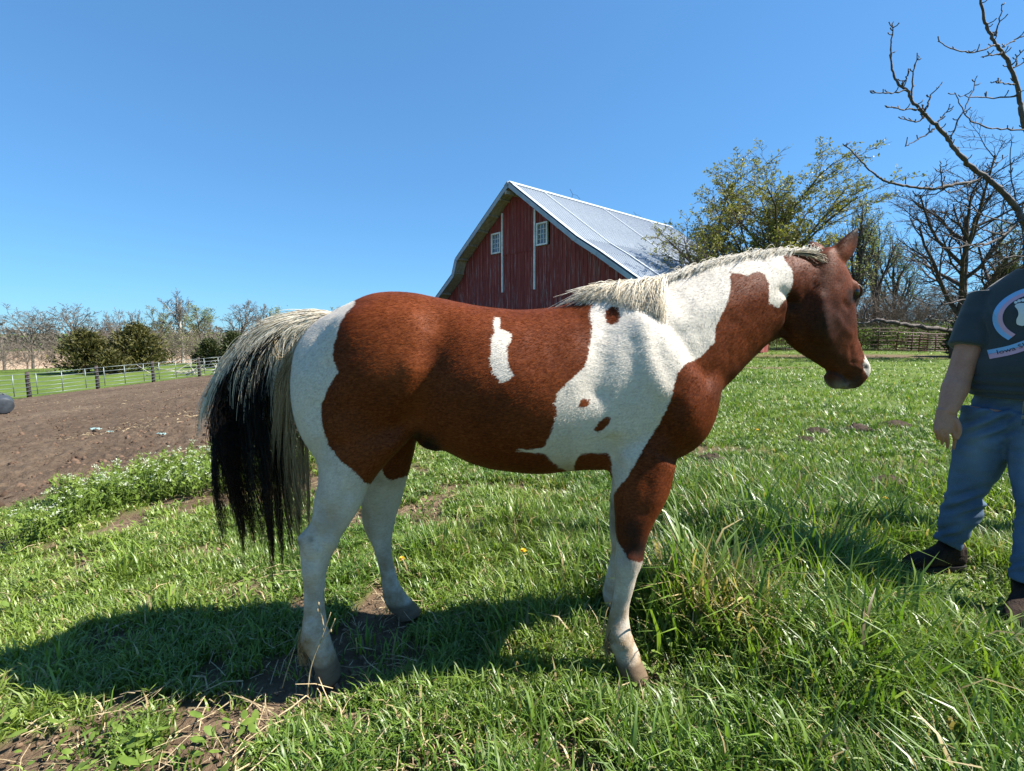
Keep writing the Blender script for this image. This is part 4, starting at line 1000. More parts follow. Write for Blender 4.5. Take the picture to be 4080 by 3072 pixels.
spots = [Z1([(1682, 180), (1705, 165), (1730, 172), (1736, 200), (1728, 232), (1705, 242), (1682, 228), (1676, 200)]),
         Z1([(1575, 545), (1590, 528), (1615, 530), (1618, 550), (1600, 566), (1578, 562)]),
         Z1([(1634, 650), (1650, 620), (1685, 598), (1700, 602), (1690, 632), (1655, 658)]),
         Z1([(1555, 800), (1562, 770), (1582, 745), (1640, 738), (1694, 742), (1702, 770), (1706, 840), (1590, 850)])]
fore_brown = Z2([(708, 203), (742, 211), (770, 217), (800, 203), (830, 209), (845, 250), (845, 312), (880, 330), (912, 288), (930, 240), (928, 200), (895, 152), (908, 131), (940, 120), (1030, 60), (1400, -100), (1500, 700), (900, 900), (560, 900),
    (600, 1000), (500, 1160), (424, 1190), (402, 1216), (372, 1218), (352, 1208), (340, 1184), (318, 1150), (300, 1110), (292, 1040), (298, 985), (312, 968), (325, 950), (345, 930), (375, 880), (402, 830), (440, 770), (470, 720), (500, 660), (514, 600), (530, 552), (560, 522), (610, 500),
    (628, 478), (655, 450), (660, 400), (680, 350), (700, 310), (712, 260)])
far_hind_brown = Z1([(780, 600), (960, 600), (950, 740), (935, 795), (912, 828), (870, 838), (838, 850), (815, 825), (790, 700)])
blaze = [(2700 + x * .4622, 880 + y * .4622) for x, y in [(1606, 1040), (1640, 1020), (1800, 1200), (1700, 1420), (1640, 1345), (1612, 1300), (1600, 1250), (1612, 1160)]]
def pdist(u, v, poly):
    P = np.array(poly); A = P; B = np.roll(P, -1, 0)
    inside = np.zeros(len(u), bool); dmin = np.full(len(u), 1e9)
    for a, b in zip(A, B):
        ab = b - a; L = ab.dot(ab) + 1e-9
        t = np.clip(((u - a[0]) * ab[0] + (v - a[1]) * ab[1]) / L, 0, 1)
        dmin = np.minimum(dmin, np.hypot(u - a[0] - t * ab[0], v - a[1] - t * ab[1]))
        c = ((a[1] > v) != (b[1] > v)) & (u < (b[0] - a[0]) * (v - a[1]) / (b[1] - a[1] + 1e-12) + a[0])
        inside ^= c
    return np.where(inside, dmin, -dmin)
ymid = HY + .13 * smoothstep(.55, 1.3, HV[:, 0])
hk = (HV - POLL).dot(hb)
far = (HV[:, 1] > ymid) & (HV[:, 0] < 1.16)
HM = HV.copy(); HM[far, 1] = 2 * ymid[far] - HM[far, 1]       # the far side carries a like pattern
hd = (HV[:, 0] >= 1.16) & (hk < 0)
HM[hd] = HV[hd] - 2 * hk[hd][:, None] * hb
uu, vv, zz = proj(HM)
coat = np.full(len(HV), -1e3)
coat = np.maximum(coat, pdist(uu, vv, body_brown))
coat = np.minimum(coat, -pdist(uu, vv, white_strip))
for sp in spots: coat = np.maximum(coat, pdist(uu, vv, sp))
coat = np.maximum(coat, pdist(uu, vv, fore_brown))
u0, v0, z0 = proj(HV)
far_h = (HV[:, 1] > HY + .02) & (u0 < 1800) & (v0 > 1735)
coat = np.where(far_h, pdist(u0, v0, far_hind_brown), coat)
far_f = (HV[:, 1] > HY + .05) & (u0 > 2300) & (u0 < 2700) & (v0 > 1900)
coat = np.where(far_f, -80, coat)
coat = np.minimum(coat, -pdist(uu, vv, blaze))
low = (HV[:, 2] < .40); coat = np.where(low, np.minimum(coat, -20), coat)
dock_m = (u0 < 1275) & (v0 < 1560) & (HV[:, 2] > .9); coat = np.where(dock_m, -60, coat)
# dark skin, points, painted shade on the face, darker throat and neck
dark = np.zeros(len(HV))
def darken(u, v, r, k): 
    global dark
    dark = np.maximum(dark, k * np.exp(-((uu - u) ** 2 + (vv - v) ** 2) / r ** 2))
darken(2545, 2185, 62, .95); darken(2520, 2120, 50, .75)
darken(1708, 1770, 46, 1.0); darken(1668, 1738, 30, .9); darken(1735, 1785, 26, 1.0)
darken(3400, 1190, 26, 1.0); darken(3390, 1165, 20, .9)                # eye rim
darken(3170, 1220, 45, .75); darken(3200, 1290, 70, .55); darken(3120, 1345, 50, .7); darken(3260, 1400, 90, .45); darken(3100, 1420, 60, .6)  # throat darker; the cheek spots add to the painted shade
darken(3285, 1290, 120, .78); darken(3375, 1270, 80, .55); darken(3350, 1120, 60, .3); darken(3260, 1400, 110, .6); darken(3360, 1200, 60, .35); darken(3330, 1430, 80, .5)  # broad spots paint the shaded cheek and face into the coat
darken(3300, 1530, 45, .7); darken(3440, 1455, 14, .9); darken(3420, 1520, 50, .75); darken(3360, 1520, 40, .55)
darken(2950, 1500, 60, .55); darken(2880, 1570, 50, .5); darken(3020, 1430, 50, .5)  # darker along the underside of the neck
darken(3414, 915, 55, 1.0); darken(3430, 968, 34, 1.0); darken(3412, 1000, 20, .9); darken(3392, 1025, 14, .7)
for _m in np.linspace(0, 1, 9): darken(3300 + 84 * _m, 1480 + 20 * _m + 36 * _m ** 3, 9, .9)
darken(3452, 1462, 12, 1.0); darken(3165, 1180, 30, .6); darken(3140, 1290, 35, .7)
darken(1240, 2150, 12, .5); darken(1188, 2165, 14, .55)
tip = (HV[:, 2] > 1.44) & (u0 > 3260)
hoof = smoothstep(.085, .065, HV[:, 2] + .012 * (vnoise(HV, 14.) - .5))
dirt = np.clip(.22 * smoothstep(1.0, .75, HV[:, 2]) + smoothstep(.60, .08, HV[:, 2]) * 1.0 + .35 * smoothstep(.55, .75, vnoise(HV, 6., 3.)) * smoothstep(1.3, .5, HV[:, 2]), 0, 1)
fur_gray = np.exp(-((uu - 3345) ** 2 / 50 ** 2 + (vv - 1540) ** 2 / 22 ** 2)) * .8
attr(me1, 'coat', coat * .001); attr(me1, 'dark', np.clip(dark, 0, 1)); attr(me1, 'hoof', hoof); attr(me1, 'dirt', dirt); attr(me1, 'gray', fur_gray)

def coat_material(name, hair=False):
    N = NT(name, .5, .0 if hair else .10)
    n1 = N.noise(38, 5, .65); n2 = N.noise(150, 3, .6)
    streak = N.noise(1.0, 5, .62, N.stretch(60, 150, 150))
    edge = N.math('ADD', N.math('MULTIPLY', N.math('SUBTRACT', n1, .5), .016), N.math('MULTIPLY', N.math('SUBTRACT', streak, .5), .022))
    m = N.mrange(N.math('ADD', N.attr('coat'), edge), -.0028, .0028, smooth=True)
    big = N.noise(3.2, 3, .55)
    br = N.ramp(N.math('ADD', N.math('MULTIPLY', streak, .7), N.math('MULTIPLY', big, .5)), [(.3, (.026, .0055, .0018)), (.58, (.095, .0222, .0060)), (.85, (.195, .052, .0150))])
    wh = N.ramp(N.math('ADD', N.math('MULTIPLY', n2, .35), N.math('MULTIPLY', streak, .65)), [(.25, (.38, .335, .28)), (.5, (.55, .50, .43)), (.75, (.65, .605, .54))])
    dn = N.math('MULTIPLY', N.attr('dirt'), N.mrange(N.noise(7, 5, .65), .3, .62))
    wh = N.mix(dn, wh, (.25, .165, .085))
    c = N.mix(m, wh, br)
    c = N.mix(N.attr('gray'), c, (.36, .33, .30))
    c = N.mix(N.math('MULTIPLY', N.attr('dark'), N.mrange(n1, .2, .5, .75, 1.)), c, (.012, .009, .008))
    hf = N.mix(N.noise(1.0, 4, .6, N.stretch(20, 20, 90)), (.085, .058, .037), (.21, .15, .10))
    c = N.mix(N.attr('hoof'), c, hf)
    N.col(c)
    N.set(Sheen_Weight=.0, Roughness=.58)
    if not hair: N.bump(N.noise(1.0, 4, .6, N.stretch(110, 300, 300)), .3, .004)
    return N.m
M_COAT = coat_material('horse_coat')
me1.polygons.foreach_set('use_smooth', np.ones(len(me1.polygons), bool))
body = add_obj('body', me1, M_COAT, horse)
for i, vtx in enumerate([0]): pass
me1.vertices.foreach_set('co', (HV - worldloc(horse)).astype(np.float32).ravel()); me1.update()
# ================================================================== hair of the horse
def strands(name, P, R, C, mat, parent, kind=None):
    """P (n,k,3) curve points, R (n,k) radii, C (n,k,3) colours -> thin three-sided tubes in one mesh"""
    n, k = P.shape[:2]
    T = np.gradient(P, axis=1); T /= np.linalg.norm(T, axis=2, keepdims=True) + 1e-9
    up = np.where(np.abs(T[..., 2:3]) < .9, np.array([0, 0, 1.]), np.array([1., 0, 0]))
    A = np.cross(up, T); A /= np.linalg.norm(A, axis=2, keepdims=True) + 1e-9; B = np.cross(T, A)
    V = np.stack([P + R[..., None] * (math.cos(a) * A + math.sin(a) * B) for a in (0, 2.0944, 4.18879)], 2)     # n,k,3,3
    base = (np.arange(n) * k * 3)[:, None, None] + (np.arange(k - 1) * 3)[None, :, None]
    q = []
    for j in range(3):
        j2 = (j + 1) % 3
        q.append(np.stack([base + j, base + j2, base + 3 + j2, base + 3 + j], -1))
    Fq = np.concatenate(q, 2).reshape(-1, 4)
    V = V.reshape(-1, 3) - worldloc(parent)
    me = raw_mesh(name, V, Fq, True)
    CC = np.repeat(C[:, :, None, :], 3, 2).reshape(-1, 3)
    attr(me, 'hair_color', np.concatenate([CC, np.ones((len(CC), 1))], 1), 'FLOAT_COLOR')
    o = add_obj(name, me, mat, parent)
    if kind: o['kind'] = kind
    return o
def bez(P0, P1, P2, P3, k):
    t = np.linspace(0, 1, k)[None, :, None]
    return ((1 - t) ** 3) * P0[:, None] + 3 * ((1 - t) ** 2) * t * P1[:, None] + 3 * (1 - t) * t * t * P2[:, None] + t ** 3 * P3[:, None]
_N = NT('horse_hair', .6, .15); _N.col(_N.attr('hair_color', 'Color'))
_t = _N.n('BsdfTransparent'); _x = _N.n('MixShader'); _x.inputs[0].default_value = .22
_N.t.links.new(_N.b.outputs[0], _x.inputs[1]); _N.t.links.new(_t.outputs[0], _x.inputs[2]); _N.t.links.new(_x.outputs[0], [n for n in _N.t.nodes if n.type == 'OUTPUT_MATERIAL'][0].inputs[0])
M_HAIR = _N.m
CREAM = np.array([.82, .70, .50]); PALE = np.array([.95, .90, .79]); TAN = np.array([.34, .25, .14]); BLACK = np.array([.006, .0055, .0055]); DKBR = np.array([.05, .022, .012])
r = np.random.default_rng(21)
def dock_at(t):
    i = np.clip(t, 0, 1) * (len(DOCKc) - 1); a = np.floor(i).astype(int); b = np.minimum(a + 1, len(DOCKc) - 1); f = (i - a)[:, None]
    P = DOCKc[a] * (1 - f) + DOCKc[b] * f
    Tn = DOCKc[np.minimum(a + 2, 23)] - DOCKc[np.maximum(a - 1, 0)]; Tn /= np.linalg.norm(Tn, axis=1)[:, None]
    return P, Tn
def UV(u, v, Y):
    return np.array([U(a, b, c) for a, b, c in zip(np.atleast_1d(u), np.atleast_1d(v), np.atleast_1d(Y))])
# --- hanging core: blond next to the leg, black further out; gathered into locks
nA, kA = 3200, 20
tA = r.random(nA) ** .9 * .85 + .15
P0, T0 = dock_at(tA)
P0 = P0 + np.stack([r.normal(0, .008, nA), r.normal(-.004, .018, nA) - .016 * smoothstep(.3, .5, tA), r.normal(-.018, .008, nA)], 1)
nl = 40; lock_t = np.sort(r.random(nl)); lock_jit = r.normal(0, 1, (nl, 3)); lock_len = r.random(nl)
lk = np.argmin(np.abs(tA[:, None] + r.normal(0, .05, (nA, 1)) - lock_t[None]), 1); lt = lock_t[lk]
u_tip = np.interp(lt, [0, .12, .3, .5, .7, .85, 1.0], [1245, 1222, 1160, 1090, 1015, 945, 872]) + 10 * lock_jit[lk, 0] + r.normal(0, 3.2, nA)
v_tip = np.interp(lt, [0, .12, .3, .5, .7, .85, 1.0], [1880, 2030, 2110, 2140, 2120, 2060, 2090]) - 200 * lock_len[lk] ** 1.6 + r.normal(0, 60, nA) + 50 - 380 * (r.random(nA) < .45) * r.random(nA)
Yt = HY - .05 - .03 * lt + .05 * lock_jit[lk, 1] * .8 + r.normal(0, .006, nA)
P3 = UV(u_tip, v_tip, Yt)
u_mid = np.interp(.35 * lt + .65 * tA, [0, .12, .3, .5, .7, .85, 1.0], [1185, 1150, 1075, 985, 900, 850, 815]) + 9 * lock_jit[lk, 0] + r.normal(0, 10, nA)
v_mid = np.interp(lt, [0, .5, 1.0], [1540, 1660, 1720]) + r.normal(0, 30, nA)
P2 = UV(u_mid, v_mid, Yt + r.normal(0, .02, nA))
P1 = P0 + T0 * (.08 + .05 * r.random(nA))[:, None] + np.stack([np.zeros(nA), r.normal(.005, .016, nA), -.05 - .03 * r.random(nA)], 1)
PA = bez(P0, P1, P2, P3, kA)
tt = np.linspace(0, 1, kA)
ph = r.random((nl, 2)) * 6.28
wav = .010 * (tt[None] ** 1.5) * np.sin(tt[None] * 15 + ph[lk, :1]); PA[..., 0] += wav; PA[..., 1] += .008 * (tt[None] ** 1.5) * np.cos(tt[None] * 13 + ph[lk, 1:])
PA += (r.normal(0, 1, (nA, 3))[:, None] * (.0035 * np.sin(tt * 9)[None, :, None]))
blk = smoothstep(.22, .34, lt + r.normal(0, .06, nA))[:, None, None]
root_pale = (1 - smoothstep(.03, .14, tt))[None, :, None] * .6
cA = BLACK * (.7 + .8 * r.random((nA, 1, 1))) + np.zeros((1, kA, 1)); tan = TAN * (.7 + .9 * r.random((nA, 1, 1))) * (1.25 - .55 * tt[None, :, None])
CA = cA * blk + tan * (1 - blk)
CA = np.where(blk > .6, CA + (DKBR - CA) * smoothstep(.75, 1.0, tt)[None, :, None] * .6, CA)
RA = (.0014 * (1 - .75 * tt))[None] * (.7 + .6 * r.random((nA, 1)))
# --- pale top layer sweeping over the dock and down across the black
nB, kB = 8000, 16
tB = r.random(nB) ** 1.1 * .86
ang_k = 1 - .62 * smoothstep(.25, .6, tB)
P0, T0 = dock_at(tB); ang = (-.7 + 2.3 * r.random(nB) ** 1.7) * ang_k
Nn = np.stack([T0[:, 2], np.zeros(nB), -T0[:, 0]], 1); Nn *= np.sign(Nn[:, 2:3]) 
wid = np.interp(tB, [0, 1], [.050, .028])
off = Nn * (np.cos(ang) * wid)[:, None] + np.array([0, -1., 0]) * (np.sin(ang) * wid)[:, None]
P0 = P0 + off
nb = 34; bl = r.integers(0, nb, nB); bj = r.normal(0, 1, (nb, 3))
lng = (bj[bl, 2] > .85); ln = (.08 + .13 * r.random(nB)) * (1 - .1 * tB) * np.where(lng, 2.0, 1.0)
fall = np.clip(ang / 1.7, 0, 1) ** 1.2 * .75 + .08 * bj[bl, 0]
dirn = T0 * 1.0 + np.array([0, -.12, -.55]) * fall[:, None] + np.array([0, 0, .05])
P1 = P0 + dirn * (ln * .45)[:, None] + off * .12
P2 = P0 + (T0 * .55 + np.array([-.05, -.08, -.50]) * (.22 + fall)[:, None]) * ln[:, None] + off * .06 + bj[bl] * .008
P3 = P0 + (T0 * .42 + np.array([-.08, -.06, -.80]) * (.25 + fall)[:, None]) * (ln * 1.3)[:, None] + bj[bl] * .012 + r.normal(0, .004, (nB, 3))
PB = bez(P0, P1, P2, P3, kB)
tt = np.linspace(0, 1, kB)
PB += r.normal(0, 1, (nB, 3))[:, None] * (.004 * np.sin(tt * 4))[None, :, None]
mixp = (r.random((nB, 1, 1)) ** 1.3)
CB = PALE * (1 - mixp) + CREAM * mixp; CB = CB * (1 - .35 * tt[None, :, None] ** 2 * (1 - .3 * mixp)) * (.85 + .25 * r.random((nB, 1, 1)))
dk = (r.random(nB) < .10)[:, None, None]; CB = np.where(dk, TAN * .5, CB)
RB = (.00125 * (1 - .6 * tt))[None] * (.7 + .6 * r.random((nB, 1)))
# --- blond fall from the root of the tail beside the buttock
nC, kC = 420, 18
tC = r.random(nC) * .22
P0, T0 = dock_at(tC); P0 = P0 + np.stack([r.normal(0, .012, nC), -.035 - .02 * r.random(nC), r.normal(-.005, .015, nC)], 1)
lc = 9; li = r.integers(0, lc, nC); lj = r.normal(0, 1, (lc, 3)); lu = np.sort(r.random(lc))
ut = 1085 + 150 * lu[li] + r.normal(0, 5, nC); vt = 1700 + 330 * lj[li, 2].clip(-1, 1) * .5 + 200 * lu[li] + r.normal(0, 60, nC)
Yc = HY - .09 + .02 * lj[li, 1]
P3 = UV(ut, vt, Yc + r.normal(0, .004, nC)); P2 = UV(1110 + 95 * lu[li] + r.normal(0, 8, nC), 1480 + r.normal(0, 30, nC), Yc)
P1 = P0 + T0 * .07 + np.array([0, -.01, -.02])
PC = bez(P0, P1, P2, P3, kC); tt = np.linspace(0, 1, kC)
mixp = r.random((nC, 1, 1))
CC_ = (PALE * (1 - mixp) + CREAM * mixp); wgt = smoothstep(.25, .7, tt)[None, :, None]
CC_ = (CC_ * (1 - wgt) + TAN * (.8 + .6 * mixp) * wgt) * (.8 + .3 * r.random((nC, 1, 1)))
RC = (.0014 * (1 - .6 * tt))[None] * (.7 + .6 * r.random((nC, 1)))
strands('tail_hair', PA, RA, CA, M_HAIR, horse); bpy.data.objects['tail_hair']['label'] = 'long black tail locks turning tan beside the leg'
def regrid(P, k):
    return P if P.shape[1] == k else np.stack([np.stack([np.interp(np.linspace(0, 1, k), np.linspace(0, 1, P.shape[1]), P[i, :, c]) for c in range(P.shape[2])], 1) for i in range(len(P))])
PB2, CB2 = regrid(PB, 18), regrid(CB, 18); RB2 = regrid(RB[..., None], 18)[..., 0]
o = strands('tail_hair', np.concatenate([PB2, PC]), np.concatenate([RB2, RC]), np.concatenate([CB2, CC_]), M_HAIR, horse)
o['label'] = 'pale cream tail hair sweeping from the dock'

# --- mane
crest = resample([U(2400, 1140, HY), U(2520, 1118, HY), U(2640, 1100, 1.905), U(2760, 1062, 1.92), U(2880, 1028, 1.94), U(3000, 1003, 1.96), U(3120, 992, 1.99), U(3230, 990, 2.02), U(3290, 1000, 2.035)], 60)
def crest_at(t):
    i = np.clip(t, 0, 1) * 59; a = np.floor(i).astype(int); b = np.minimum(a + 1, 59); f = (i - a)[:, None]
    P = crest[a] * (1 - f) + crest[b] * f; Tn = crest[np.minimum(a + 2, 59)] - crest[np.maximum(a - 2, 0)]; Tn /= np.linalg.norm(Tn, axis=1)[:, None]
    return P, Tn
nM = 6500; tM = .20 + .80 * r.random(nM)
P0, T0 = crest_at(tM); P0 = P0 + np.stack([r.normal(0, .004, nM), r.normal(0, .012, nM), r.normal(-.014, .005, nM)], 1)
ln = (.034 + .03 * r.random(nM)) * (.7 + .6 * vnoise(P0, 18.))
sd_ = np.where(r.random(nM) < .72, -1.0, .55); cl = (vnoise(P0, 45., 9.) - .5); wl = np.where(r.random(nM) < .07, .35, .0) * r.random(nM)
P1 = P0 + np.stack([-.22 * ln + cl * .02, sd_ * ln * .22, ln * (.16 + wl)], 1)
P2 = P0 + np.stack([-.50 * ln + cl * .03, sd_ * ln * .50, ln * (-.04 + wl)], 1)
P3 = P0 + np.stack([-.78 * ln + cl * .04, sd_ * ln * .66, ln * (-.42 + 1.2 * wl)], 1) + r.normal(0, .004, (nM, 3))
PM = bez(P0, P1, P2, P3, 6); tt = np.linspace(0, 1, 6)
mx = r.random((nM, 1, 1)); CM = (PALE * (1 - mx * .4) + CREAM * mx * .4) * (.72 + .2 * r.random((nM, 1, 1))) * (.85 + .15 * tt[None, :, None])
dk = smoothstep(.86, .93, tM)[:, None, None] * (r.random((nM, 1, 1)) < .55); CM = CM * (1 - dk) + BLACK * dk
RM = (.0013 * (1 - .6 * tt))[None] * np.ones((nM, 1))
o = strands('mane', PM, RM, CM, M_HAIR, horse); o['label'] = 'short upright cream mane along the crest'
# tuft of longer mane at the withers, one part swept back, one falling over the shoulder
nW = 2100; tW = .27 * r.random(nW) ** .75; P0, T0 = crest_at(tW)
P0 = P0 + np.stack([r.normal(0, .006, nW), r.normal(0, .012, nW), r.normal(-.010, .005, nW)], 1)
back = np.clip(1 - tW / .27 * .85 + r.normal(0, .22, nW), 0, 1)
nk = 34; wk = r.integers(0, nk, nW); wj = r.normal(0, 1, (nk, 3))
uu_ = np.interp(back, [0, .25, .5, .75, 1], [2635, 2585, 2490, 2400, 2320]) + 26 * wj[wk, 0] * (.35 + back) + r.normal(0, 7 + 20 * back, nW)
vv_ = np.interp(uu_, [2250, 2330, 2420, 2520, 2640], [1206, 1212, 1226, 1250, 1272]) + 14 * wj[wk, 1] + r.normal(0, 16, nW) - 45 * r.random(nW) ** 3 * back
Yw = np.interp(uu_, [2250, 2400, 2500, 2640], [HY - .055, HY - .10, HY - .15, HY - .175]) + .010 * wj[wk, 2]
P3 = UV(uu_, vv_, Yw) 
vec = P3 - P0; L = np.linalg.norm(vec, axis=1)[:, None]
lift_ = (.012 + .020 * r.random((nW, 1)) * (1 + 1.2 * (r.random((nW, 1)) < .08))) * (1.15 - .4 * back[:, None])
P1 = P0 + vec * .28 + lift_ * np.array([-.3, -.5, 1.]); P2 = P0 + vec * .7 + lift_ * np.array([-.1, -.9, .85])
PW = bez(P0, P1, P2, P3, 12); tt = np.linspace(0, 1, 12)
mx = r.random((nW, 1, 1)) ** .8; CW = (PALE * (1 - mx) + CREAM * mx) * (.8 + .3 * r.random((nW, 1, 1))); dkw = r.random((nW, 1, 1)) < .06; CW = np.where(dkw, TAN * .45, CW) * (1 - .12 * tt[None, :, None])
RW = (.0013 * (1 - .6 * tt))[None] * (.7 + .6 * r.random((nW, 1)))
o = strands('mane', PW, RW, CW, M_HAIR, horse); o['label'] = 'long blond mane tuft over the withers'
# forelock and bridle path: dark and cream hair passing behind the ear
nF = 80; a = r.random(nF); e = np.clip(a * .8 + .3 * r.random(nF), 0, 1)
P0 = UV(3070 + 150 * a, 1004 + 8 * r.random(nF) - 10 * a, 1.95 + .02 * r.random(nF) + .035 * a)
P3 = UV(3235 + 100 * e + r.normal(0, 6, nF), 1008 + 85 * e ** 2.2 + r.normal(0, 9, nF), 1.95 - .015 * e + .006 * r.random(nF))
P1 = P0 * .62 + P3 * .38 + np.array([0, -.004, .008]); P2 = P0 * .25 + P3 * .75 + np.array([.004, -.006, .006])
PF = bez(P0, P1, P2, P3, 10); tt = np.linspace(0, 1, 10)
wh = (r.random((nF, 1, 1)) < .62); CF = np.where(wh, CREAM * .75, BLACK * 1.6 + DKBR * .3) + np.zeros((1, 10, 1))
RF = (.0011 * (1 - .6 * tt))[None] * np.ones((nF, 1))
o = strands('forelock', PF, RF, CF, M_HAIR, horse); o['label'] = 'black and cream forelock behind the ear'
# tufts behind the fetlocks
for (u, v, Yf, fu, fv) in ((1195, 2560, 1.69, 1215, 2630), (2412, 2560, 1.70, 2432, 2590)):
    nT = 260; P0 = UV(u + 6 + r.uniform(-4, 26, nT), v + r.normal(0, 22, nT), Yf + r.normal(0, .02, nT)); P3 = UV(fu + r.normal(0, 12, nT), fv + r.normal(0, 14, nT), Yf + r.normal(0, .014, nT))
    PT_ = bez(P0, P0 * .7 + P3 * .3 - X * .012, P0 * .35 + P3 * .65 - X * .012, P3, 6); CT = np.array([.42, .29, .14]) * (.5 + .8 * r.random((nT, 1, 1))) + np.zeros((1, 6, 1))
    strands('fetlock_hair', PT_, np.full((nT, 6), .0013) * np.linspace(1, .5, 6), CT, M_HAIR, horse)
# --- short coat
M_FUR = coat_material('horse_fur', True)
me1.calc_loop_triangles()
tri = np.empty(len(me1.loop_triangles) * 3, np.int32); me1.loop_triangles.foreach_get('vertices', tri); tri = tri.reshape(-1, 3)
ar = np.linalg.norm(np.cross(HV[tri[:, 1]] - HV[tri[:, 0]], HV[tri[:, 2]] - HV[tri[:, 0]]), axis=1) / 2
cen = HV[tri].mean(1); wgt = ar * np.where((cen[:, 1] > HY + .12) & (cen[:, 0] < 1.1), .45, 1.0)
nH = 230000
ti = r.choice(len(tri), nH, p=wgt / wgt.sum()); w = r.dirichlet((1, 1, 1), nH)
PR = (HV[tri[ti]] * w[..., None]).sum(1); NR = (HN[tri[ti]] * w[..., None]).sum(1); NR /= np.linalg.norm(NR, axis=1)[:, None]
uF, vF, _ = proj(PR)
flow = np.tile(np.array([-1., 0, -.45]), (nH, 1))
neck = PR[:, 0] > .62; flow[neck] = np.array([-.8, 0, -.75]); leg = PR[:, 2] < .72; flow[leg] = np.array([-.15, 0, -1.0])
headm = (PR[:, 0] > 1.2); flow[headm] = ha
rear = PR[:, 0] < -.55; flow[rear] = np.array([-.5, 0, -.9])
flow += np.stack([vnoise(PR, 6., 1.) - .5, vnoise(PR, 6., 2.) - .5, vnoise(PR, 6., 4.) - .5], 1) * .45 + r.normal(0, .14, (nH, 3))
flow -= NR * (flow * NR).sum(1)[:, None]; flow /= np.linalg.norm(flow, axis=1)[:, None]
hl = np.where(leg | headm, .006, .010) * (.6 + .8 * r.random(nH)); hl = np.where(PR[:, 2] < .09, .003, hl)
wv = np.cross(flow, NR) * .00085
tipP = PR + (flow * .95 + NR * .24) * hl[:, None]
root = PR - NR * .001
VF = np.stack([root - wv, root + wv, tipP], 1).reshape(-1, 3) - worldloc(horse)
mef = raw_mesh('coat_hair', VF, np.arange(nH * 3).reshape(-1, 3), True)
for nm, src in (('coat', coat * .001), ('dark', np.clip(dark, 0, 1)), ('hoof', hoof), ('dirt', dirt), ('gray', fur_gray)):
    attr(mef, nm, np.repeat((src[tri[ti]] * w).sum(1), 3))
o = add_obj('coat_hair', mef, M_FUR, horse); o['kind'] = 'stuff'
# --- eyes
eyeM = NT('eye_wet', .06, .6).col((.012, .008, .006)).m
for sgn, nm in ((1, 'eye'), (-1, 'eye')):
    c0 = H(.170, .022, sgn * .074)
    v, f = ellipsoid(c0, ha * .021, hb * .017, hn * .017, 20, 14)
    e = mesh_obj('eye', v, f, eyeM, horse, True)
    R_ = []
    for (s0, n0) in ((-.018, .004),):
        pts = [H(.170 + .027 * math.cos(q), .024 + .017 * math.sin(q) + .004, sgn * (.086 - .006 * abs(math.cos(q)))) for q in np.linspace(math.pi * .98, math.pi * .05, 9)]
        v, f = tube_mesh(pts, [.003, .005, .006, .0065, .0065, .006, .006, .005, .003], 8)
        mesh_obj('eyelid', v, f, NT('eyelid', .55).col((.03, .016, .011)).m if sgn > 0 else bpy.data.materials['eyelid'], horse, True)
# ================================================================== the person at the right edge
PC = np.array([2.62, 2.42, 0.0]); pf = np.array([-.72, -.69, 0]); pf /= np.linalg.norm(pf); pr = np.array([pf[1], -pf[0], 0])
person = thing('person', 'person in a dark printed t-shirt, blue jeans and brown boots walking beside the horse', 'person', (PC[0], PC[1], 0.0))
def prings(tab, n=None, ns=36, grow_=0.0, c0=PC):
    T = resample(tab, n or 4 * len(tab)); th = np.arange(ns) * 2 * math.pi / ns; out = []
    for z, of, orr, hw, hd in T:
        c = c0 + pf * of + pr * orr + BZ * z
        cx = np.sign(np.cos(th)) * np.abs(np.cos(th)) ** .85; sx = np.sign(np.sin(th)) * np.abs(np.sin(th)) ** .85
        out.append(c + (hw + grow_) * cx[:, None] * pr + (hd + grow_) * sx[:, None] * pf)
    return out
TORSO = [(.98, .02, 0, .225, .175), (1.05, .03, 0, .228, .185), (1.12, .035, 0, .222, .185), (1.20, .03, 0, .212, .172), (1.28, .025, 0, .208, .160), (1.36, .02, .01, .215, .148), (1.44, .005, .01, .214, .125), (1.495, -.01, .01, .200, .104), (1.535, -.015, .005, .165, .088), (1.57, -.015, .005, .127, .076), (1.605, -.01, 0, .094, .070), (1.635, -.01, 0, .072, .062)]
PELV = [(.80, .0, 0, .185, .13), (.86, .0, 0, .220, .165), (.94, .0, 0, .224, .170), (1.02, .01, 0, .212, .165), (1.07, .02, 0, .205, .16)]
RLEG = [(3852, 1620, 4075, 1640, 2.46, .115, 1), (3822, 1720, 4030, 1730, 2.47, .112, 1), (3800, 1800, 4016, 1800, 2.47, .108, 1), (3786, 1865, 3996, 1865, 2.47, .098, 1), (3772, 1930, 3950, 1930, 2.48, .088, 1),
        (3762, 1975, 3922, 1975, 2.48, .080, 1), (3752, 2020, 3922, 2024, 2.49, .078, 1), (3738, 2070, 3895, 2085, 2.50, .074, 1), (3724, 2125, 3852, 2148, 2.52, .064, 1), (3718, 2146, 3830, 2186, 2.53, .060, 1)]
LLEG = [(4010, 1640, 4285, 1640, 2.36, .115, 1), (4014, 1740, 4262, 1740, 2.34, .112, 1), (4020, 1800, 4240, 1800, 2.32, .106, 1), (4032, 1900, 4212, 1900, 2.27, .096, 1), (4045, 1990, 4200, 1990, 2.22, .084, 1),
        (4057, 2030, 4203, 2030, 2.20, .080, 1), (4050, 2110, 4200, 2110, 2.18, .077, 1), (4037, 2190, 4185, 2190, 2.15, .070, 1), (4024, 2305, 4160, 2305, 2.12, .062, 1)]
def slim(T): return [(a[0] + 16 * w, a[1], a[2] - 16 * w, a[3], a[4], a[5] * (1 - .14 * w), a[6]) for a in T for w in [min(1, .35 + max(0, (a[1] - 1700) / 300))]]
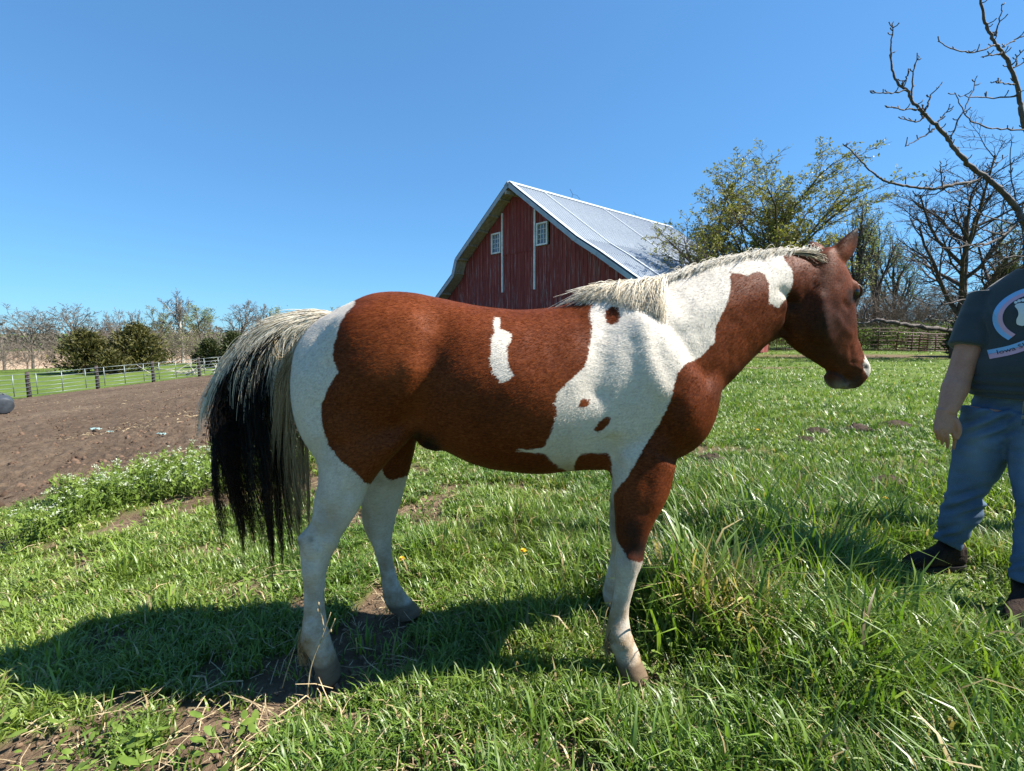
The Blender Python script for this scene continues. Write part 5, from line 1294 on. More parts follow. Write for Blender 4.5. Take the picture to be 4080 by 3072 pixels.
def thin(T, k): return [(a[0] + k, a[1], a[2] - k, a[3], a[4], a[5] - k * .0012, a[6]) for a in T]
SHO = PC + pr * .215 + BZ * 1.428 - pf * .005
ELB = U(3824, 1492, 2.53); WRI = U(3771, 1650, 2.46)
SHO2 = PC - pr * .195 + BZ * 1.445; ELB2 = SHO2 + np.array([.10, -.02, -.27]) - pf * .06; WRI2 = ELB2 + np.array([.0, -.02, -.24]) + pf * .10
def arm(S, E, W, g=0.0): 
    P = resample([S, S * .5 + E * .5 + pr * 0, E, E * .5 + W * .5, W], 22)
    return tube_mesh(P, np.interp(np.linspace(0, 1, 22), [0, .2, .45, .55, .68, .9, 1], [.074, .064, .054, .054, .058, .043, .034]) + g, 18)
def remesh(parts, vox, sm=6):
    V = []; F = []
    for v, f in parts:
        n = sum(len(q) for q in V); V.append(np.asarray(v, float)); F += [tuple(i + n for i in q) for q in f]
    me0 = raw_mesh('m', np.concatenate(V), F); bm = bmesh.new(); bm.from_mesh(me0); bmesh.ops.recalc_face_normals(bm, faces=bm.faces); bm.to_mesh(me0); bm.free()
    t = bpy.data.objects.new('tmp', me0); COL.objects.link(t); md = t.modifiers.new('r', 'REMESH'); md.mode = 'VOXEL'; md.voxel_size = vox
    m1 = bpy.data.meshes.new_from_object(t.evaluated_get(bpy.context.evaluated_depsgraph_get())); bpy.data.objects.remove(t); bpy.data.meshes.remove(me0)
    A = np.empty(len(m1.vertices) * 3, np.float32); m1.vertices.foreach_get('co', A); A = A.reshape(-1, 3).astype(float)
    E = np.empty(len(m1.edges) * 2, np.int32); m1.edges.foreach_get('vertices', E); E = E.reshape(-1, 2); dg_ = np.bincount(E.ravel(), minlength=len(A))[:, None]
    def lp(X_):
        S = np.stack([np.bincount(E[:, 0], X_[E[:, 1], k], len(X_)) + np.bincount(E[:, 1], X_[E[:, 0], k], len(X_)) for k in range(3)], 1); return S / dg_ - X_
    for _ in range(sm): A += .6 * lp(A); A -= .62 * lp(A)
    m1.vertices.foreach_set('co', A.astype(np.float32).ravel()); m1.update()
    Nn = np.empty(len(A) * 3, np.float32); m1.vertices.foreach_get('normal', Nn)
    return m1, A, Nn.reshape(-1, 3).astype(float)
def put_mesh(m1, A, name, mat, parent):
    m1.vertices.foreach_set('co', (A - worldloc(parent)).astype(np.float32).ravel()); m1.update()
    m1.polygons.foreach_set('use_smooth', np.ones(len(m1.polygons), bool)); return add_obj(name, m1, mat, parent)
# --- body: one skin surface, head, arms and hands with five fingers
def hand(W, dirn, out, thumb_dir, tips=None, curl=.22):
    """W wrist, dirn along the hand, out towards the back of the hand, thumb_dir across the palm to the thumb"""
    dirn = dirn / np.linalg.norm(dirn); across = thumb_dir - dirn * thumb_dir.dot(dirn); across /= np.linalg.norm(across); back = np.cross(dirn, across); back *= np.sign(back.dot(out))
    parts = []; R = []
    for s, hw, hd in ((-.02, .028, .022), (.015, .032, .022), (.05, .042, .021), (.085, .045, .019), (.10, .042, .015)):
        R.append([W + dirn * s + across * hw * math.cos(q) + back * hd * math.sin(q) for q in np.arange(16) * math.pi / 8])
    parts.append(loft(R))
    for k, (a, L) in enumerate(((.034, .092), (.012, .102), (-.011, .095), (-.032, .076))):
        p0 = W + dirn * .085 + across * a; ang = 0; P = [p0]; d = dirn.copy()
        for seg, bend in ((.48, .02 + curl), (.30, .25 + curl), (.22, .15 + curl)):
            ang += bend * .62; d = dirn * math.cos(ang) - back * math.sin(ang) + across * a * .8; d /= np.linalg.norm(d); P.append(P[-1] + d * L * seg)
        parts.append(tube_mesh(resample(P, 10), np.linspace(.0102, .0072, 10), 10))
    p0 = W + dirn * .03 + across * .034; P = [p0, p0 + dirn * .032 + across * .020 - back * .008, p0 + dirn * .062 + across * .024 - back * .018, p0 + dirn * .085 + across * .018 - back * .028]
    parts.append(tube_mesh(resample(P, 10), [.016, .0155, .0145, .0135, .0125, .012, .0115, .011, .0105, .008], 10))
    return parts
NK = PC + BZ * 1.64; HC = PC + BZ * 1.78 + pf * .03
hp = [loft(prings(TORSO, 30, 32, -.014)), loft(prings(PELV[:-1], 14, 32, -.045)), loft(bar_rings(thin(slim(RLEG), 24), 30, 22)), loft(bar_rings(thin(slim(LLEG), 24), 30, 22)), arm(SHO, ELB, WRI), arm(SHO2, ELB2, WRI2),
      tube_mesh([PC + BZ * 1.55, NK + pf * .01, HC - BZ * .02], [.072, .060, .062], 16)]
hp.append(loft(bar_rings([(3736, 1628, 3808, 1628, 2.465, .030, 1), (3731, 1650, 3810, 1650, 2.46, .027, 1), (3724, 1680, 3814, 1676, 2.452, .025, 1), (3718, 1704, 3808, 1704, 2.445, .023, 1), (3722, 1722, 3800, 1726, 2.44, .017, 1)], 18, 20)))
for (u0, v0, u1, v1, u2, v2, r0_) in ((3793, 1706, 3804, 1752, 3799, 1790, .0100), (3768, 1712, 3776, 1756, 3774, 1786, .0102), (3747, 1708, 3753, 1746, 3754, 1771, .0098), (3729, 1700, 3733, 1732, 3736, 1752, .0090)):
    hp.append(tube_mesh(resample([U(u0, v0, 2.442), U((u0 + u1) / 2, (v0 + v1) / 2, 2.432), U(u1, v1, 2.440), U(u2, v2, 2.456)], 12), np.interp(np.linspace(0, 1, 12), [0, .4, .5, .8, 1], [r0_, r0_ * .92, r0_ * .98, r0_ * .82, r0_ * .6]), 10))
hp.append(tube_mesh(resample([U(3800, 1668, 2.44), U(3817, 1696, 2.425), U(3819, 1724, 2.425), U(3809, 1750, 2.43)], 12), np.linspace(.0175, .0105, 12), 10))
hp += hand(WRI2, np.array([-.1, -.1, -1.]), np.array([.8, -.5, 0]), pf)
hr_ = []
for z, of, hw, hd in ((-.118, .030, .030, .035), (-.105, .032, .045, .055), (-.08, .025, .057, .078), (-.04, .012, .066, .090), (0, .004, .072, .096), (.04, -.002, .075, .098), (.075, -.008, .070, .092), (.10, -.010, .052, .070), (.116, -.010, .022, .03)):
    hr_.append([HC + BZ * z + pf * of + pr * hw * math.cos(q) + pf * hd * math.sin(q) for q in np.arange(24) * math.pi / 12])
hp.append(loft(hr_))
hp.append(ellipsoid(HC + pf * .108 - BZ * .022, pr * .015, pf * .020, BZ * .026, 12, 10))
hp.append(ellipsoid(HC + pf * .098 - BZ * .060, pr * .024, pf * .010, BZ * .011, 12, 10))
for sgn in (-1, 1): hp.append(ellipsoid(HC + pr * sgn * .076 - pf * .005 - BZ * .012, pr * .009, pf * .018, BZ * .031, 10, 8)); hp.append(ellipsoid(HC + pr * sgn * .033 + pf * .085 + BZ * .018, pr * .020, pf * .012, BZ * .007, 10, 8))
m1, A, Nn = remesh(hp, .0046, 5)
A += Nn * ((vnoise(A, 40.) - .5) * .001)[:, None]
N = NT('skin', .55, .35); N.col(N.ramp(N.math('ADD', N.math('MULTIPLY', N.noise(14, 4, .6), .6), N.math('MULTIPLY', N.noise(120, 3, .6), .4)), [(.3, (.34, .150, .090)), (.6, (.45, .215, .135)), (.8, (.51, .27, .175))])).bump(N.noise(220, 3, .6), .15, .002)
N.set(Subsurface_Weight=.12, Subsurface_Radius=(.01, .004, .002)); M_SKIN = N.m
put_mesh(m1, A, 'body', M_SKIN, person)
eb = NT('eye_white', .15, .5).col((.7, .68, .65)).m; ei = NT('iris', .1, .5).col((.06, .035, .02)).m
for sgn in (-1, 1):
    c = HC + pr * sgn * .033 + pf * .088 + BZ * .002
    v, f = ellipsoid(c, pr * .013, pf * .010, BZ * .008, 14, 10); e = mesh_obj('eye', v, f, eb, person, True)
    v, f = ellipsoid(c + pf * .0085, pr * .0055, pf * .003, BZ * .0055, 12, 8); mesh_obj('iris', v, f, ei, e, True)
v, f = ellipsoid(HC + pf * .1075 - BZ * .0605, pr * .021, pf * .003, BZ * .006, 14, 8); mesh_obj('mouth', v, f, NT('lip', .5).col((.32, .12, .10)).m, person, True)
rg = np.random.default_rng(9); nh = 5200; th_ = rg.uniform(0, 6.283, nh); ph_ = np.arccos(rg.uniform(-.1, 1, nh)); dd = np.stack([np.sin(ph_) * np.cos(th_), np.sin(ph_) * np.sin(th_), np.cos(ph_)], 1)
fr_ = dd[:, 1]; ok = ~((fr_ > .30) & (dd[:, 2] < .50)); dd = dd[ok]; nh = len(dd)
P0 = HC - pf * .006 + BZ * .008 + dd[:, :1] * pr * .076 + dd[:, 1:2] * pf * .098 + dd[:, 2:] * BZ * .112
bk_ = -pf * .05; P3 = HC - pf * (.085 + .03 * rg.random((nh, 1))) + dd[:, :1] * pr * .05 + BZ * (-.05 - .12 * rg.random((nh, 1)))
nrm_ = (P0 - HC); nrm_ /= np.linalg.norm(nrm_, axis=1)[:, None]; P1 = P0 + nrm_ * .018 - pf * .02; P2 = P3 * .6 + P0 * .4 + nrm_ * .03 - pf * .015
Ph = bez(P0, P1, P2, P3, 8); cl_ = np.array([.085, .048, .026]) * (.6 + .8 * rg.random((nh, 1, 1))) + np.zeros((1, 8, 1))
strands('hair', Ph, np.full((nh, 8), .0024) * np.linspace(1, .5, 8), cl_, M_HAIR, person)
# --- jeans
RLEG, LLEG = slim(RLEG), slim(LLEG)
jp = [loft(prings(PELV, 16, 40, .0)), loft(bar_rings(RLEG, 44, 30)), loft(bar_rings(LLEG, 44, 30))]
m1, A, Nn = remesh(jp, .0078, 10)
uj, vj, _ = proj(A)
wr = (vnoise(A * np.array([1, 1, 2.6]), 13.) - .5) * .012
for k, (cu, cv) in enumerate(((3850, 1985), (3860, 2030), (3900, 1690), (3960, 1720), (4120, 2030), (4110, 2060), (3790, 2120), (4090, 2250), (3990, 1650))):
    wr += .010 * np.cos((vj - cv + .35 * (uj - cu)) / 7.5) * np.exp(-((uj - cu) / 90) ** 2 - ((vj - cv) / 42) ** 2)
A += Nn * wr[:, None]
fade = np.exp(-((uj - 3890) / 60) ** 2 - ((vj - 1800) / 110) ** 2) + np.exp(-((uj - 4120) / 50) ** 2 - ((vj - 1850) / 110) ** 2) + .6 * np.exp(-((uj - 3830) / 40) ** 2 - ((vj - 2080) / 60) ** 2)
attr(m1, 'fade', np.clip(fade, 0, 1))
N = NT('denim', .85, .2); wv = N.noise(1.0, 2, .6, N.stretch(520, 520, 160)); c = N.ramp(N.math('ADD', N.math('MULTIPLY', wv, .5), N.math('MULTIPLY', N.noise(9, 4, .6), .5)), [(.3, (.036, .062, .105)), (.5, (.070, .112, .17)), (.72, (.12, .175, .24))])
N.col(N.mix(N.math('MULTIPLY', N.attr('fade'), .5), c, (.19, .245, .30))).bump(wv, .25, .002); M_DEN = N.m
jeans = put_mesh(m1, A, 'jeans', M_DEN, person)
for T, nm in ((RLEG, 'hem'), (LLEG, 'hem')):
    rr_ = bar_rings([T[-2], T[-1]], 8, 30); R0 = np.array(rr_[-1]); c = R0.mean(0); up = np.array(rr_[-2]).mean(0) - c; up /= np.linalg.norm(up)
    R = [c + (R0 - c) * k_ + up * d_ for k_, d_ in ((1.03, .035), (1.075, .030), (1.085, .0), (1.05, -.006), (.96, -.004))]; v, f = loft(R, False); mesh_obj('hem', v, f, M_DEN, jeans, True)
# fly, seam and belt loop
from mathutils.bvhtree import BVHTree
def bvh_of(me, A):
    polys = [tuple(p.vertices) for p in me.polygons]; return BVHTree.FromPolygons([tuple(x) for x in A], polys)
bj = bvh_of(m1, A)
def drape(bvh, P, dirn, lift=.003):
    """push points along dirn until they lie just proud of a cloth surface"""
    out = []
    for p in P:
        o = Vector(p) - Vector(dirn) * .5; h = bvh.ray_cast(o, Vector(dirn), 1.2)
        out.append(np.array(h[0]) - np.asarray(dirn) * lift if h[0] is not None else np.asarray(p))
    return np.array(out)
pts = drape(bj, [PC + pr * (.012 + .018 * math.sin(q * 1.7) * q) + BZ * z for q, z in zip(np.linspace(0, 1, 12), np.linspace(1.03, .84, 12))], -pf, .002)
M_SEAM = NT('denim_seam', .85).col((.045, .085, .15)).m
mb = MB(); mb.tube(pts, .0035, 6); mb.build('fly_seam', M_SEAM, jeans, True)
for a_ in (.035, .03): 
    pts = drape(bj, [PC + pr * a_ + BZ * z for z in np.linspace(1.0, .87, 10)], -pf, .002); mb = MB(); mb.tube(pts, .002, 5); mb.build('stitching', NT('stitch', .8).col((.30, .26, .18)).m, jeans, True)
# --- boots
M_BOOT = bark('boot_leather', (.012, .008, .006), (.045, .028, .02), 18); M_SOLE = NT('boot_sole', .9).col((.012, .011, .010)).m
def boot(ank, toe_dir, L, zg):
    td = toe_dir / np.linalg.norm(toe_dir); sd = np.cross(td, BZ); base = np.array([ank[0], ank[1], zg])
    R = []
    for s, z0, z1, hw in ((-.085, .02, .115, .030), (-.07, .018, .15, .040), (-.03, .018, .16, .044), (.02, .018, .145, .044), (.07, .018, .105, .046), (.12, .018, .088, .050), (.165, .018, .075, .048), (.195, .02, .058, .036), (.21, .024, .045, .018)):
        c = base + td * s * L; R.append([c + sd * hw * np.sign(math.cos(q)) * abs(math.cos(q)) ** .7 + BZ * ((z0 + z1) / 2 + (z1 - z0) / 2 * np.sign(math.sin(q)) * abs(math.sin(q)) ** .8) for q in np.arange(18) * math.pi / 9])
    v1 = loft(R); v2 = tube_mesh([base + BZ * .09 - td * .03, ank * .6 + (base + BZ * .1) * .4 - td * .02, ank], [.052, .054, .056], 16)
    m1, A, Nn = remesh([v1, v2], .006, 4); A += Nn * ((vnoise(A, 30.) - .5) * .005)[:, None]
    b_ = put_mesh(m1, A, 'boot', M_BOOT, person)
    R = [[base + td * s * L + sd * hw * k + BZ * z for k, z in ((-1, .004), (1, .004), (1, .026), (-1, .026))] for s, hw in ((-.09, .028), (-.07, .041), (0, .045), (.07, .047), (.13, .053), (.18, .047), (.205, .034), (.218, .015))]
    v, f = loft(R); mesh_obj('sole', v, f, M_SOLE, b_)
boot(U(3775, 2165, 2.54), np.array([-.95, -.05, 0]), 1.12, .0)
boot(U(4092, 2310, 2.12), np.array([-.80, -.60, 0]), 1.12, .0)
# --- t-shirt with short sleeves
def sleeve(S, E):
    d = E - S; P = [S - d * .12 + BZ * .0, S + d * .12, S + d * .35, S + d * .56, S + d * .62]
    return tube_mesh(resample(P, 14), np.interp(np.linspace(0, 1, 14), [0, .3, .7, 1], [.082, .086, .088, .090]), 22)
tp = [loft(prings([(.965, .02, 0, .232, .182)] + TORSO[1:10] + [(1.60, -.012, .0, .10, .072)], 36, 44, .010)), sleeve(SHO, ELB), sleeve(SHO2, ELB2)]
m1, A, Nn = remesh(tp, .0072, 9)
us, vs_, _ = proj(A)
wr = (vnoise(A * np.array([1, 1, 1.6]), 9.) - .5) * .012 + (vnoise(A, 24., 3.) - .5) * .004
lo = smoothstep(1.12, .99, A[:, 2]); wr += lo * .007 * np.sin(A[:, 2] * 150 + 3 * vnoise(A, 6.))
wr += .006 * np.cos((us - 3940 - .5 * (vs_ - 1300)) / 9) * np.exp(-((us - 3945) / 30) ** 2 - ((vs_ - 1270) / 60) ** 2)
A += Nn * wr[:, None]
N = NT('shirt_cloth', .9, .12); wv = N.noise(420, 2, .5); N.col(N.ramp(N.math('ADD', N.math('MULTIPLY', N.noise(7, 4, .6), .5), N.math('MULTIPLY', wv, .5)), [(.3, (.026, .033, .037)), (.7, (.052, .063, .068))])).bump(wv, .2, .002); N.set(Sheen_Weight=.25)
M_SH = N.m
shirt = put_mesh(m1, A, 'shirt', M_SH, person)
bs = bvh_of(m1, A)
# printed design, lying on the cloth
FL = -pf * -1.0
def chest(a, z): return PC + pr * a + BZ * z
def decal(name, V2, F, mat, lift): 
    P = drape(bs, [chest(a, z) for a, z in V2], -pf, lift); return mesh_obj(name, P, F, mat, shirt)
MP, MBl, MWh, MTx = [NT(n_, .8, .1).col(c_).m for n_, c_ in (('print_pink', (.56, .34, .42)), ('print_blue', (.22, .42, .66)), ('print_white', (.60, .60, .56)), ('print_text', (.03, .035, .05)))]
def strip(C0, name, mat, lift, off, w):
    C0 = resample(C0, 44); T = np.gradient(C0, axis=0); T /= np.linalg.norm(T, axis=1)[:, None]; Nn_ = np.stack([-T[:, 1], T[:, 0]], 1)
    V2 = []
    for k_ in np.linspace(-.5, .5, 4): V2 += list(C0 + Nn_ * (off + k_ * w))
    n_ = len(C0); F = [(r_ * n_ + i, r_ * n_ + i + 1, (r_ + 1) * n_ + i + 1, (r_ + 1) * n_ + i) for r_ in range(3) for i in range(n_ - 1)]
    decal(name, V2, F, mat, lift)
cz, ca = 1.362, .005
arc = [(ca + .145 * math.cos(q), cz + .125 * math.sin(q)) for q in np.radians(np.linspace(222, -10, 15))] if False else [(ca + .150 * math.cos(q), cz + .128 * math.sin(q)) for q in np.radians(np.linspace(-52, 190, 18))]
strip(arc, 'printed_ribbon', MP, .0035, .008, .017); strip(arc, 'printed_ribbon', MBl, .0036, -.010, .019)
def blob2(name, pts, mat, lift=.004):
    P = resample(np.array(pts + pts[:1]), 40)[:-1]; c = P.mean(0); V2 = [c] + [c + (p - c) * .5 for p in P] + list(P); n_ = len(P)
    F = [(0, 1 + i, 1 + (i + 1) % n_) for i in range(n_)] + [(1 + i, 1 + n_ + i, 1 + n_ + (i + 1) % n_, 1 + (i + 1) % n_) for i in range(n_)]
    decal(name, V2, F, mat, lift)
def foot(a0, z0, s, m):
    sole = [(.000, -.058), (.018, -.050), (.022, -.028), (.017, -.004), (.022, .020), (.033, .040), (.020, .052), (-.006, .050), (-.028, .038), (-.026, .010), (-.024, -.015), (-.022, -.045)]
    blob2('printed_footprint', [(a0 + m * x * s, z0 + y * s) for x, y in sole], MWh)
    for tx, ty, r_ in ((-.026, .062, .011), (-.008, .067, .0075), (.007, .067, .007), (.020, .064, .0065), (.031, .057, .006)):
        blob2('printed_toe', [(a0 + m * tx * s + r_ * s * math.cos(q), z0 + ty * s + 1.15 * r_ * s * math.sin(q)) for q in np.linspace(0, 6.283, 9)[:-1]], MWh)
foot(.068, 1.372, 1.0, 1); foot(-.055, 1.345, 1.0, -1)
rib = [(.175, 1.175), (.10, 1.200), (.03, 1.235), (-.04, 1.262), (-.12, 1.280), (-.18, 1.285)]
strip(rib, 'printed_ribbon', MP, .0035, -.012 * -1, .024); strip(rib, 'printed_ribbon', MBl, .0036, -.011, .020)
cu = bpy.data.curves.new('t', 'FONT'); cu.body = 'Iowa SIDS Foundation'; cu.size = .030; cu.align_x = 'LEFT'; cu.resolution_u = 2
to = bpy.data.objects.new('t', cu); COL.objects.link(to)
mt = bpy.data.meshes.new_from_object(to.evaluated_get(bpy.context.evaluated_depsgraph_get())); bpy.data.objects.remove(to)
bmx = bmesh.new(); bmx.from_mesh(mt); bmesh.ops.triangulate(bmx, faces=bmx.faces); bmx.to_mesh(mt); bmx.free()
tv = np.array([tuple(v.co) for v in mt.vertices]); tf = [tuple(p.vertices) for p in mt.polygons]
rc = resample(np.array(rib), 80); sl = np.concatenate([[0], np.cumsum(np.linalg.norm(np.diff(rc, axis=0), axis=1))]); tw_ = tv[:, 0].max()
sx = .030 + tv[:, 0] / tw_ * (sl[-1] - .06); cx_ = np.stack([np.interp(sx, sl, rc[:, 0]), np.interp(sx, sl, rc[:, 1])], 1)
Tg = np.gradient(rc, axis=0); Tg /= np.linalg.norm(Tg, axis=1)[:, None]; ti_ = np.stack([np.interp(sx, sl, Tg[:, 0]), np.interp(sx, sl, Tg[:, 1])], 1); nn_ = np.stack([ti_[:, 1], -ti_[:, 0]], 1)
nn_ *= np.sign(nn_[:, 1:2])
V2 = cx_ + nn_ * (tv[:, 1:2] - .008)
decal('printed_lettering', V2, tf, MTx, .0052)
# ================================================================== grass, weeds and small things on the ground
rg = np.random.default_rng(101)
def in_view(x, y, z, m=120):
    u, v, zc = proj(np.stack([x, y, z], 1)); return (zc > .25) & (u > -m * 20) & (u < 4080 + m * 20) & (v < 3072 + m * 5) & (v > 1000)
HOOFS = [(U(2530, 2706, 1.69)), U(1310, 2706, 1.69), U(1640, 2462, 2.08), U(2470, 2464, 2.06)]
def hfield(x, y):
    """grass height in metres"""
    lush = smoothstep(-.55, .9, x) * smoothstep(1.35, 1.9, y) * smoothstep(6.5, 3.2, y)
    n = vn2(x, y, 1.3, 11.); n2 = vn2(x, y, 3.7, 13.)
    h = .034 + .026 * n2 + lush * (.022 + .072 * smoothstep(.35, .75, n)) 
    h = h + .045 * smoothstep(-1.2, .6, x) * smoothstep(1.9, 1.1, y) * n2 + .05 * smoothstep(3, 8, y) * smoothstep(-1, 2, x) * n
    h = h + .07 * smoothstep(.5, 1.6, x) * smoothstep(2.0, 1.2, y) * n
    def bump(cx, cy, r, a): return a * np.exp(-((x - cx) ** 2 + (y - cy) ** 2) / r ** 2)
    for u, v, r, a in ((2880, 2450, .30, .16), (3230, 2330, .34, .20), (3050, 2150, .35, .10), (2700, 2420, .18, .10), (3420, 2250, .25, .13), (3300, 2700, .3, .08), (1750, 2180, .3, .07), (2050, 2080, .35, .07), (1620, 2520, .2, .09), (3800, 2350, .22, .12), (3950, 2600, .3, .06), (480, 2200, .2, .09), (350, 2090, .2, .08)):
        g = G(u, v, .05); h = h + bump(g[0], g[1], r * .75, a * .75)
    for p in HOOFS: h = h * (1 - .8 * np.exp(-((x - p[0]) ** 2 + (y - p[1] + .06) ** 2) / .17 ** 2))
    for p in (G(3750, 2240), G(4060, 2440), G(3700, 2300), G(3990, 2500)): h = h * (1 - .72 * np.exp(-((x - p[0]) ** 2 + (y - p[1]) ** 2) / .28 ** 2))
    return np.where(y > 9, np.minimum(h, .11), h)
def blades(n, rmin, rmax, lv, wscale, seed, dens_pow=1.0, hmul=1.0, tuft=True):
    """scatter n blades between two distances; blades stand in tufts"""
    rg = np.random.default_rng(seed)
    k = 14 if tuft else 1; nt = n // k
    r_ = np.exp(rg.uniform(math.log(rmin), math.log(rmax), nt * 3)) if dens_pow == 1 else (rmin + (rmax - rmin) * rg.random(nt * 3))
    a = np.radians(rg.uniform(-64, 64, nt * 3)); x, y = r_ * np.sin(a), r_ * np.cos(a)
    ok = in_view(x, y, zt(x, y)); x, y = x[ok], y[ok]
    md = mud_d(x, y); br = bare(x, y)
    pr_ = np.clip(1 - br * .93, 0, 1) * smoothstep(.35, -.25, md); ok = rg.random(len(x)) < pr_; x, y = x[ok][:nt], y[ok][:nt]
    th = hfield(x, y) * rg.uniform(.65, 1.35, len(x)) * hmul; td = rg.uniform(0, 6.283, len(x)); tc = rg.random(len(x)); nz = vn2(x, y, 1.1, 21.); nz2 = vn2(x, y, 6., 23.)
    X = np.repeat(x, k); Y = np.repeat(y, k); Hh = np.repeat(th, k); TC = np.repeat(tc, k); NZ = np.repeat(nz, k); NZ2 = np.repeat(nz2, k); m = len(X)
    sp = .012 + .20 * Hh
    ox, oy = rg.normal(0, 1, m) * sp, rg.normal(0, 1, m) * sp; X = X + ox; Y = Y + oy; Z = zt(X, Y) - .012
    h = Hh * rg.uniform(.45, 1.2, m); az = np.where(rg.random(m) < .6, np.arctan2(oy, ox), rg.uniform(0, 6.283, m)) + rg.normal(0, .5, m)
    flat = np.clip(.30 + .9 * rg.random(m) ** 1.5 + .35 * smoothstep(.12, .06, Hh), .2, 1.35)       # lean
    w = (.0026 + .0030 * rg.random(m)) * wscale * (.7 + 1.1 * np.minimum(Hh, .3) / .2 * .5)
    dx, dy = np.cos(az), np.sin(az); sxx, syy = -dy, dx
    tw = rg.uniform(-.7, .7, m)
    L = h * (1 + .35 * flat)
    P = []; Wd = []
    ts = np.linspace(0, 1, lv + 1)
    for t in ts:
        bend = flat * t ** 1.6
        hor = L * (np.sin(np.minimum(bend, 1.9)) * t * .75); ver = L * t * np.cos(np.minimum(bend, 1.75) * .8)
        P.append(np.stack([X + dx * hor, Y + dy * hor, Z + np.maximum(ver, .004)], 1)); Wd.append(w * (1 - t ** 1.8) * (1 if t > 0 else .8))
    V = []; 
    for i in range(lv):
        c_, s_ = np.cos(tw * ts[i]), np.sin(tw * ts[i]); sd = np.stack([sxx * c_, syy * c_, s_ * .6], 1)
        V += [P[i] - sd * Wd[i][:, None], P[i] + sd * Wd[i][:, None]]
    V.append(P[-1]); V = np.stack(V, 1); nv = 2 * lv + 1
    b0 = (np.arange(m) * nv)[:, None]; F = []
    for i in range(lv - 1): F += [b0 + np.array([2 * i, 2 * i + 1, 2 * i + 3]), b0 + np.array([2 * i, 2 * i + 3, 2 * i + 2])]
    F.append(b0 + np.array([2 * lv - 2, 2 * lv - 1, 2 * lv])); F = np.stack(F, 1).reshape(-1, 3)
    DK, MD, YL, ST, PL = np.array([.026, .068, .012]), np.array([.088, .162, .021]), np.array([.205, .270, .044]), np.array([.32, .25, .125]), np.array([.22, .28, .10])
    q = np.clip(.55 * NZ + .25 * NZ2 + .35 * rg.random(m) + .12 * smoothstep(0, -2, X) - .02, 0, 1)[:, None]
    C = np.where(q < .5, DK + (MD - DK) * q * 2, MD + (YL - MD) * (q - .5) * 2)
    rr_ = rg.random(m); dryc = G(2860, 2480, .05); dry = .05 + .08 * smoothstep(.55, .8, NZ2) + .4 * np.exp(-((X - dryc[0]) ** 2 + (Y - dryc[1]) ** 2) / .16 ** 2)
    C = np.where((rr_ < dry)[:, None], ST * (.6 + .8 * rg.random((m, 1))), C); C = np.where(((rr_ > .94))[:, None], PL, C)
    C = C * (.75 + .5 * rg.random((m, 1)))
    return V.reshape(-1, 3), F, np.repeat(C, nv, 0)
N = NT('grass_blades', .42, .45); N.col(N.attr('blade_color', 'Color'))
tr = N.n('BsdfTranslucent'); N.put(tr.inputs[0], N.mix(1.0, N.attr('blade_color', 'Color'), (1.25, 1.35, .6), 'MULTIPLY')); mx = N.n('MixShader'); mx.inputs[0].default_value = .34
N.t.links.new(N.b.outputs[0], mx.inputs[1]); N.t.links.new(tr.outputs[0], mx.inputs[2]); N.t.links.new(mx.outputs[0], [n for n in N.t.nodes if n.type == 'OUTPUT_MATERIAL'][0].inputs[0])
M_GRASS = N.m
sets = [blades(138000, 1.0, 4.2, 3, 1.0, 1), blades(128000, 3.6, 10, 2, 1.7, 2), blades(90000, 9, 42, 1, 4.2, 3), blades(31000, 1.0, 4.5, 3, 1.25, 4, hmul=1.5), blades(175000, 2.6, 15, 1, 1.9, 5, tuft=False), blades(70000, 12, 45, 1, 4.0, 6, tuft=False)]
Vg, Fg_, Cg, o_ = [], [], [], 0
for v, f, c in sets: Vg.append(v); Fg_.append(f + o_); Cg.append(c); o_ += len(v)
gm = raw_mesh('grass', np.concatenate(Vg), np.concatenate(Fg_)); Cg = np.concatenate(Cg); attr(gm, 'blade_color', np.concatenate([Cg, np.ones((len(Cg), 1))], 1), 'FLOAT_COLOR')
g_ob = add_obj('grass', gm, M_GRASS); tag(g_ob, 'spring grass in uneven tufts over the whole pasture', 'grass', None, 'stuff')
print('grass tris', len(gm.polygons))
# broad-leaved weeds low in the turf
nw = 5200; r_ = np.exp(rg.uniform(math.log(1.0), math.log(5.5), nw)); a = np.radians(rg.uniform(-52, 50, nw)); x, y = r_ * np.sin(a), r_ * np.cos(a)
ok = (mud_d(x, y) < .3) & (vn2(x, y, 2.2, 31.) > .50) & in_view(x, y, zt(x, y)); x, y = x[ok], y[ok]; m = len(x)
az = rg.uniform(0, 6.283, m); L = rg.uniform(.018, .055, m); d = np.stack([np.cos(az), np.sin(az), rg.uniform(.1, .9, m)], 1); d /= np.linalg.norm(d, axis=1)[:, None]
s = np.stack([-np.sin(az), np.cos(az), rg.normal(0, .2, m)], 1); p = np.stack([x, y, zt(x, y) + rg.uniform(.01, .06, m)], 1); Ld = L[:, None]
V = np.stack([p, p + d * Ld * .35 + s * Ld * .22, p + d * Ld * .75 + s * Ld * .2 + [0, 0, -.003], p + d * Ld * 1.0 - [0, 0, .004], p + d * Ld * .75 - s * Ld * .2, p + d * Ld * .35 - s * Ld * .22], 1).reshape(-1, 3)
b0 = (np.arange(m) * 6)[:, None]; F = np.concatenate([b0 + np.array(q) for q in ((0, 1, 5), (1, 4, 5), (1, 2, 4), (2, 3, 4))])
o = mesh_obj('broadleaf_weeds', V, F, L_GREEN); tag(o, 'small round-leaved weeds low among the grass', 'weeds', None, 'stuff')
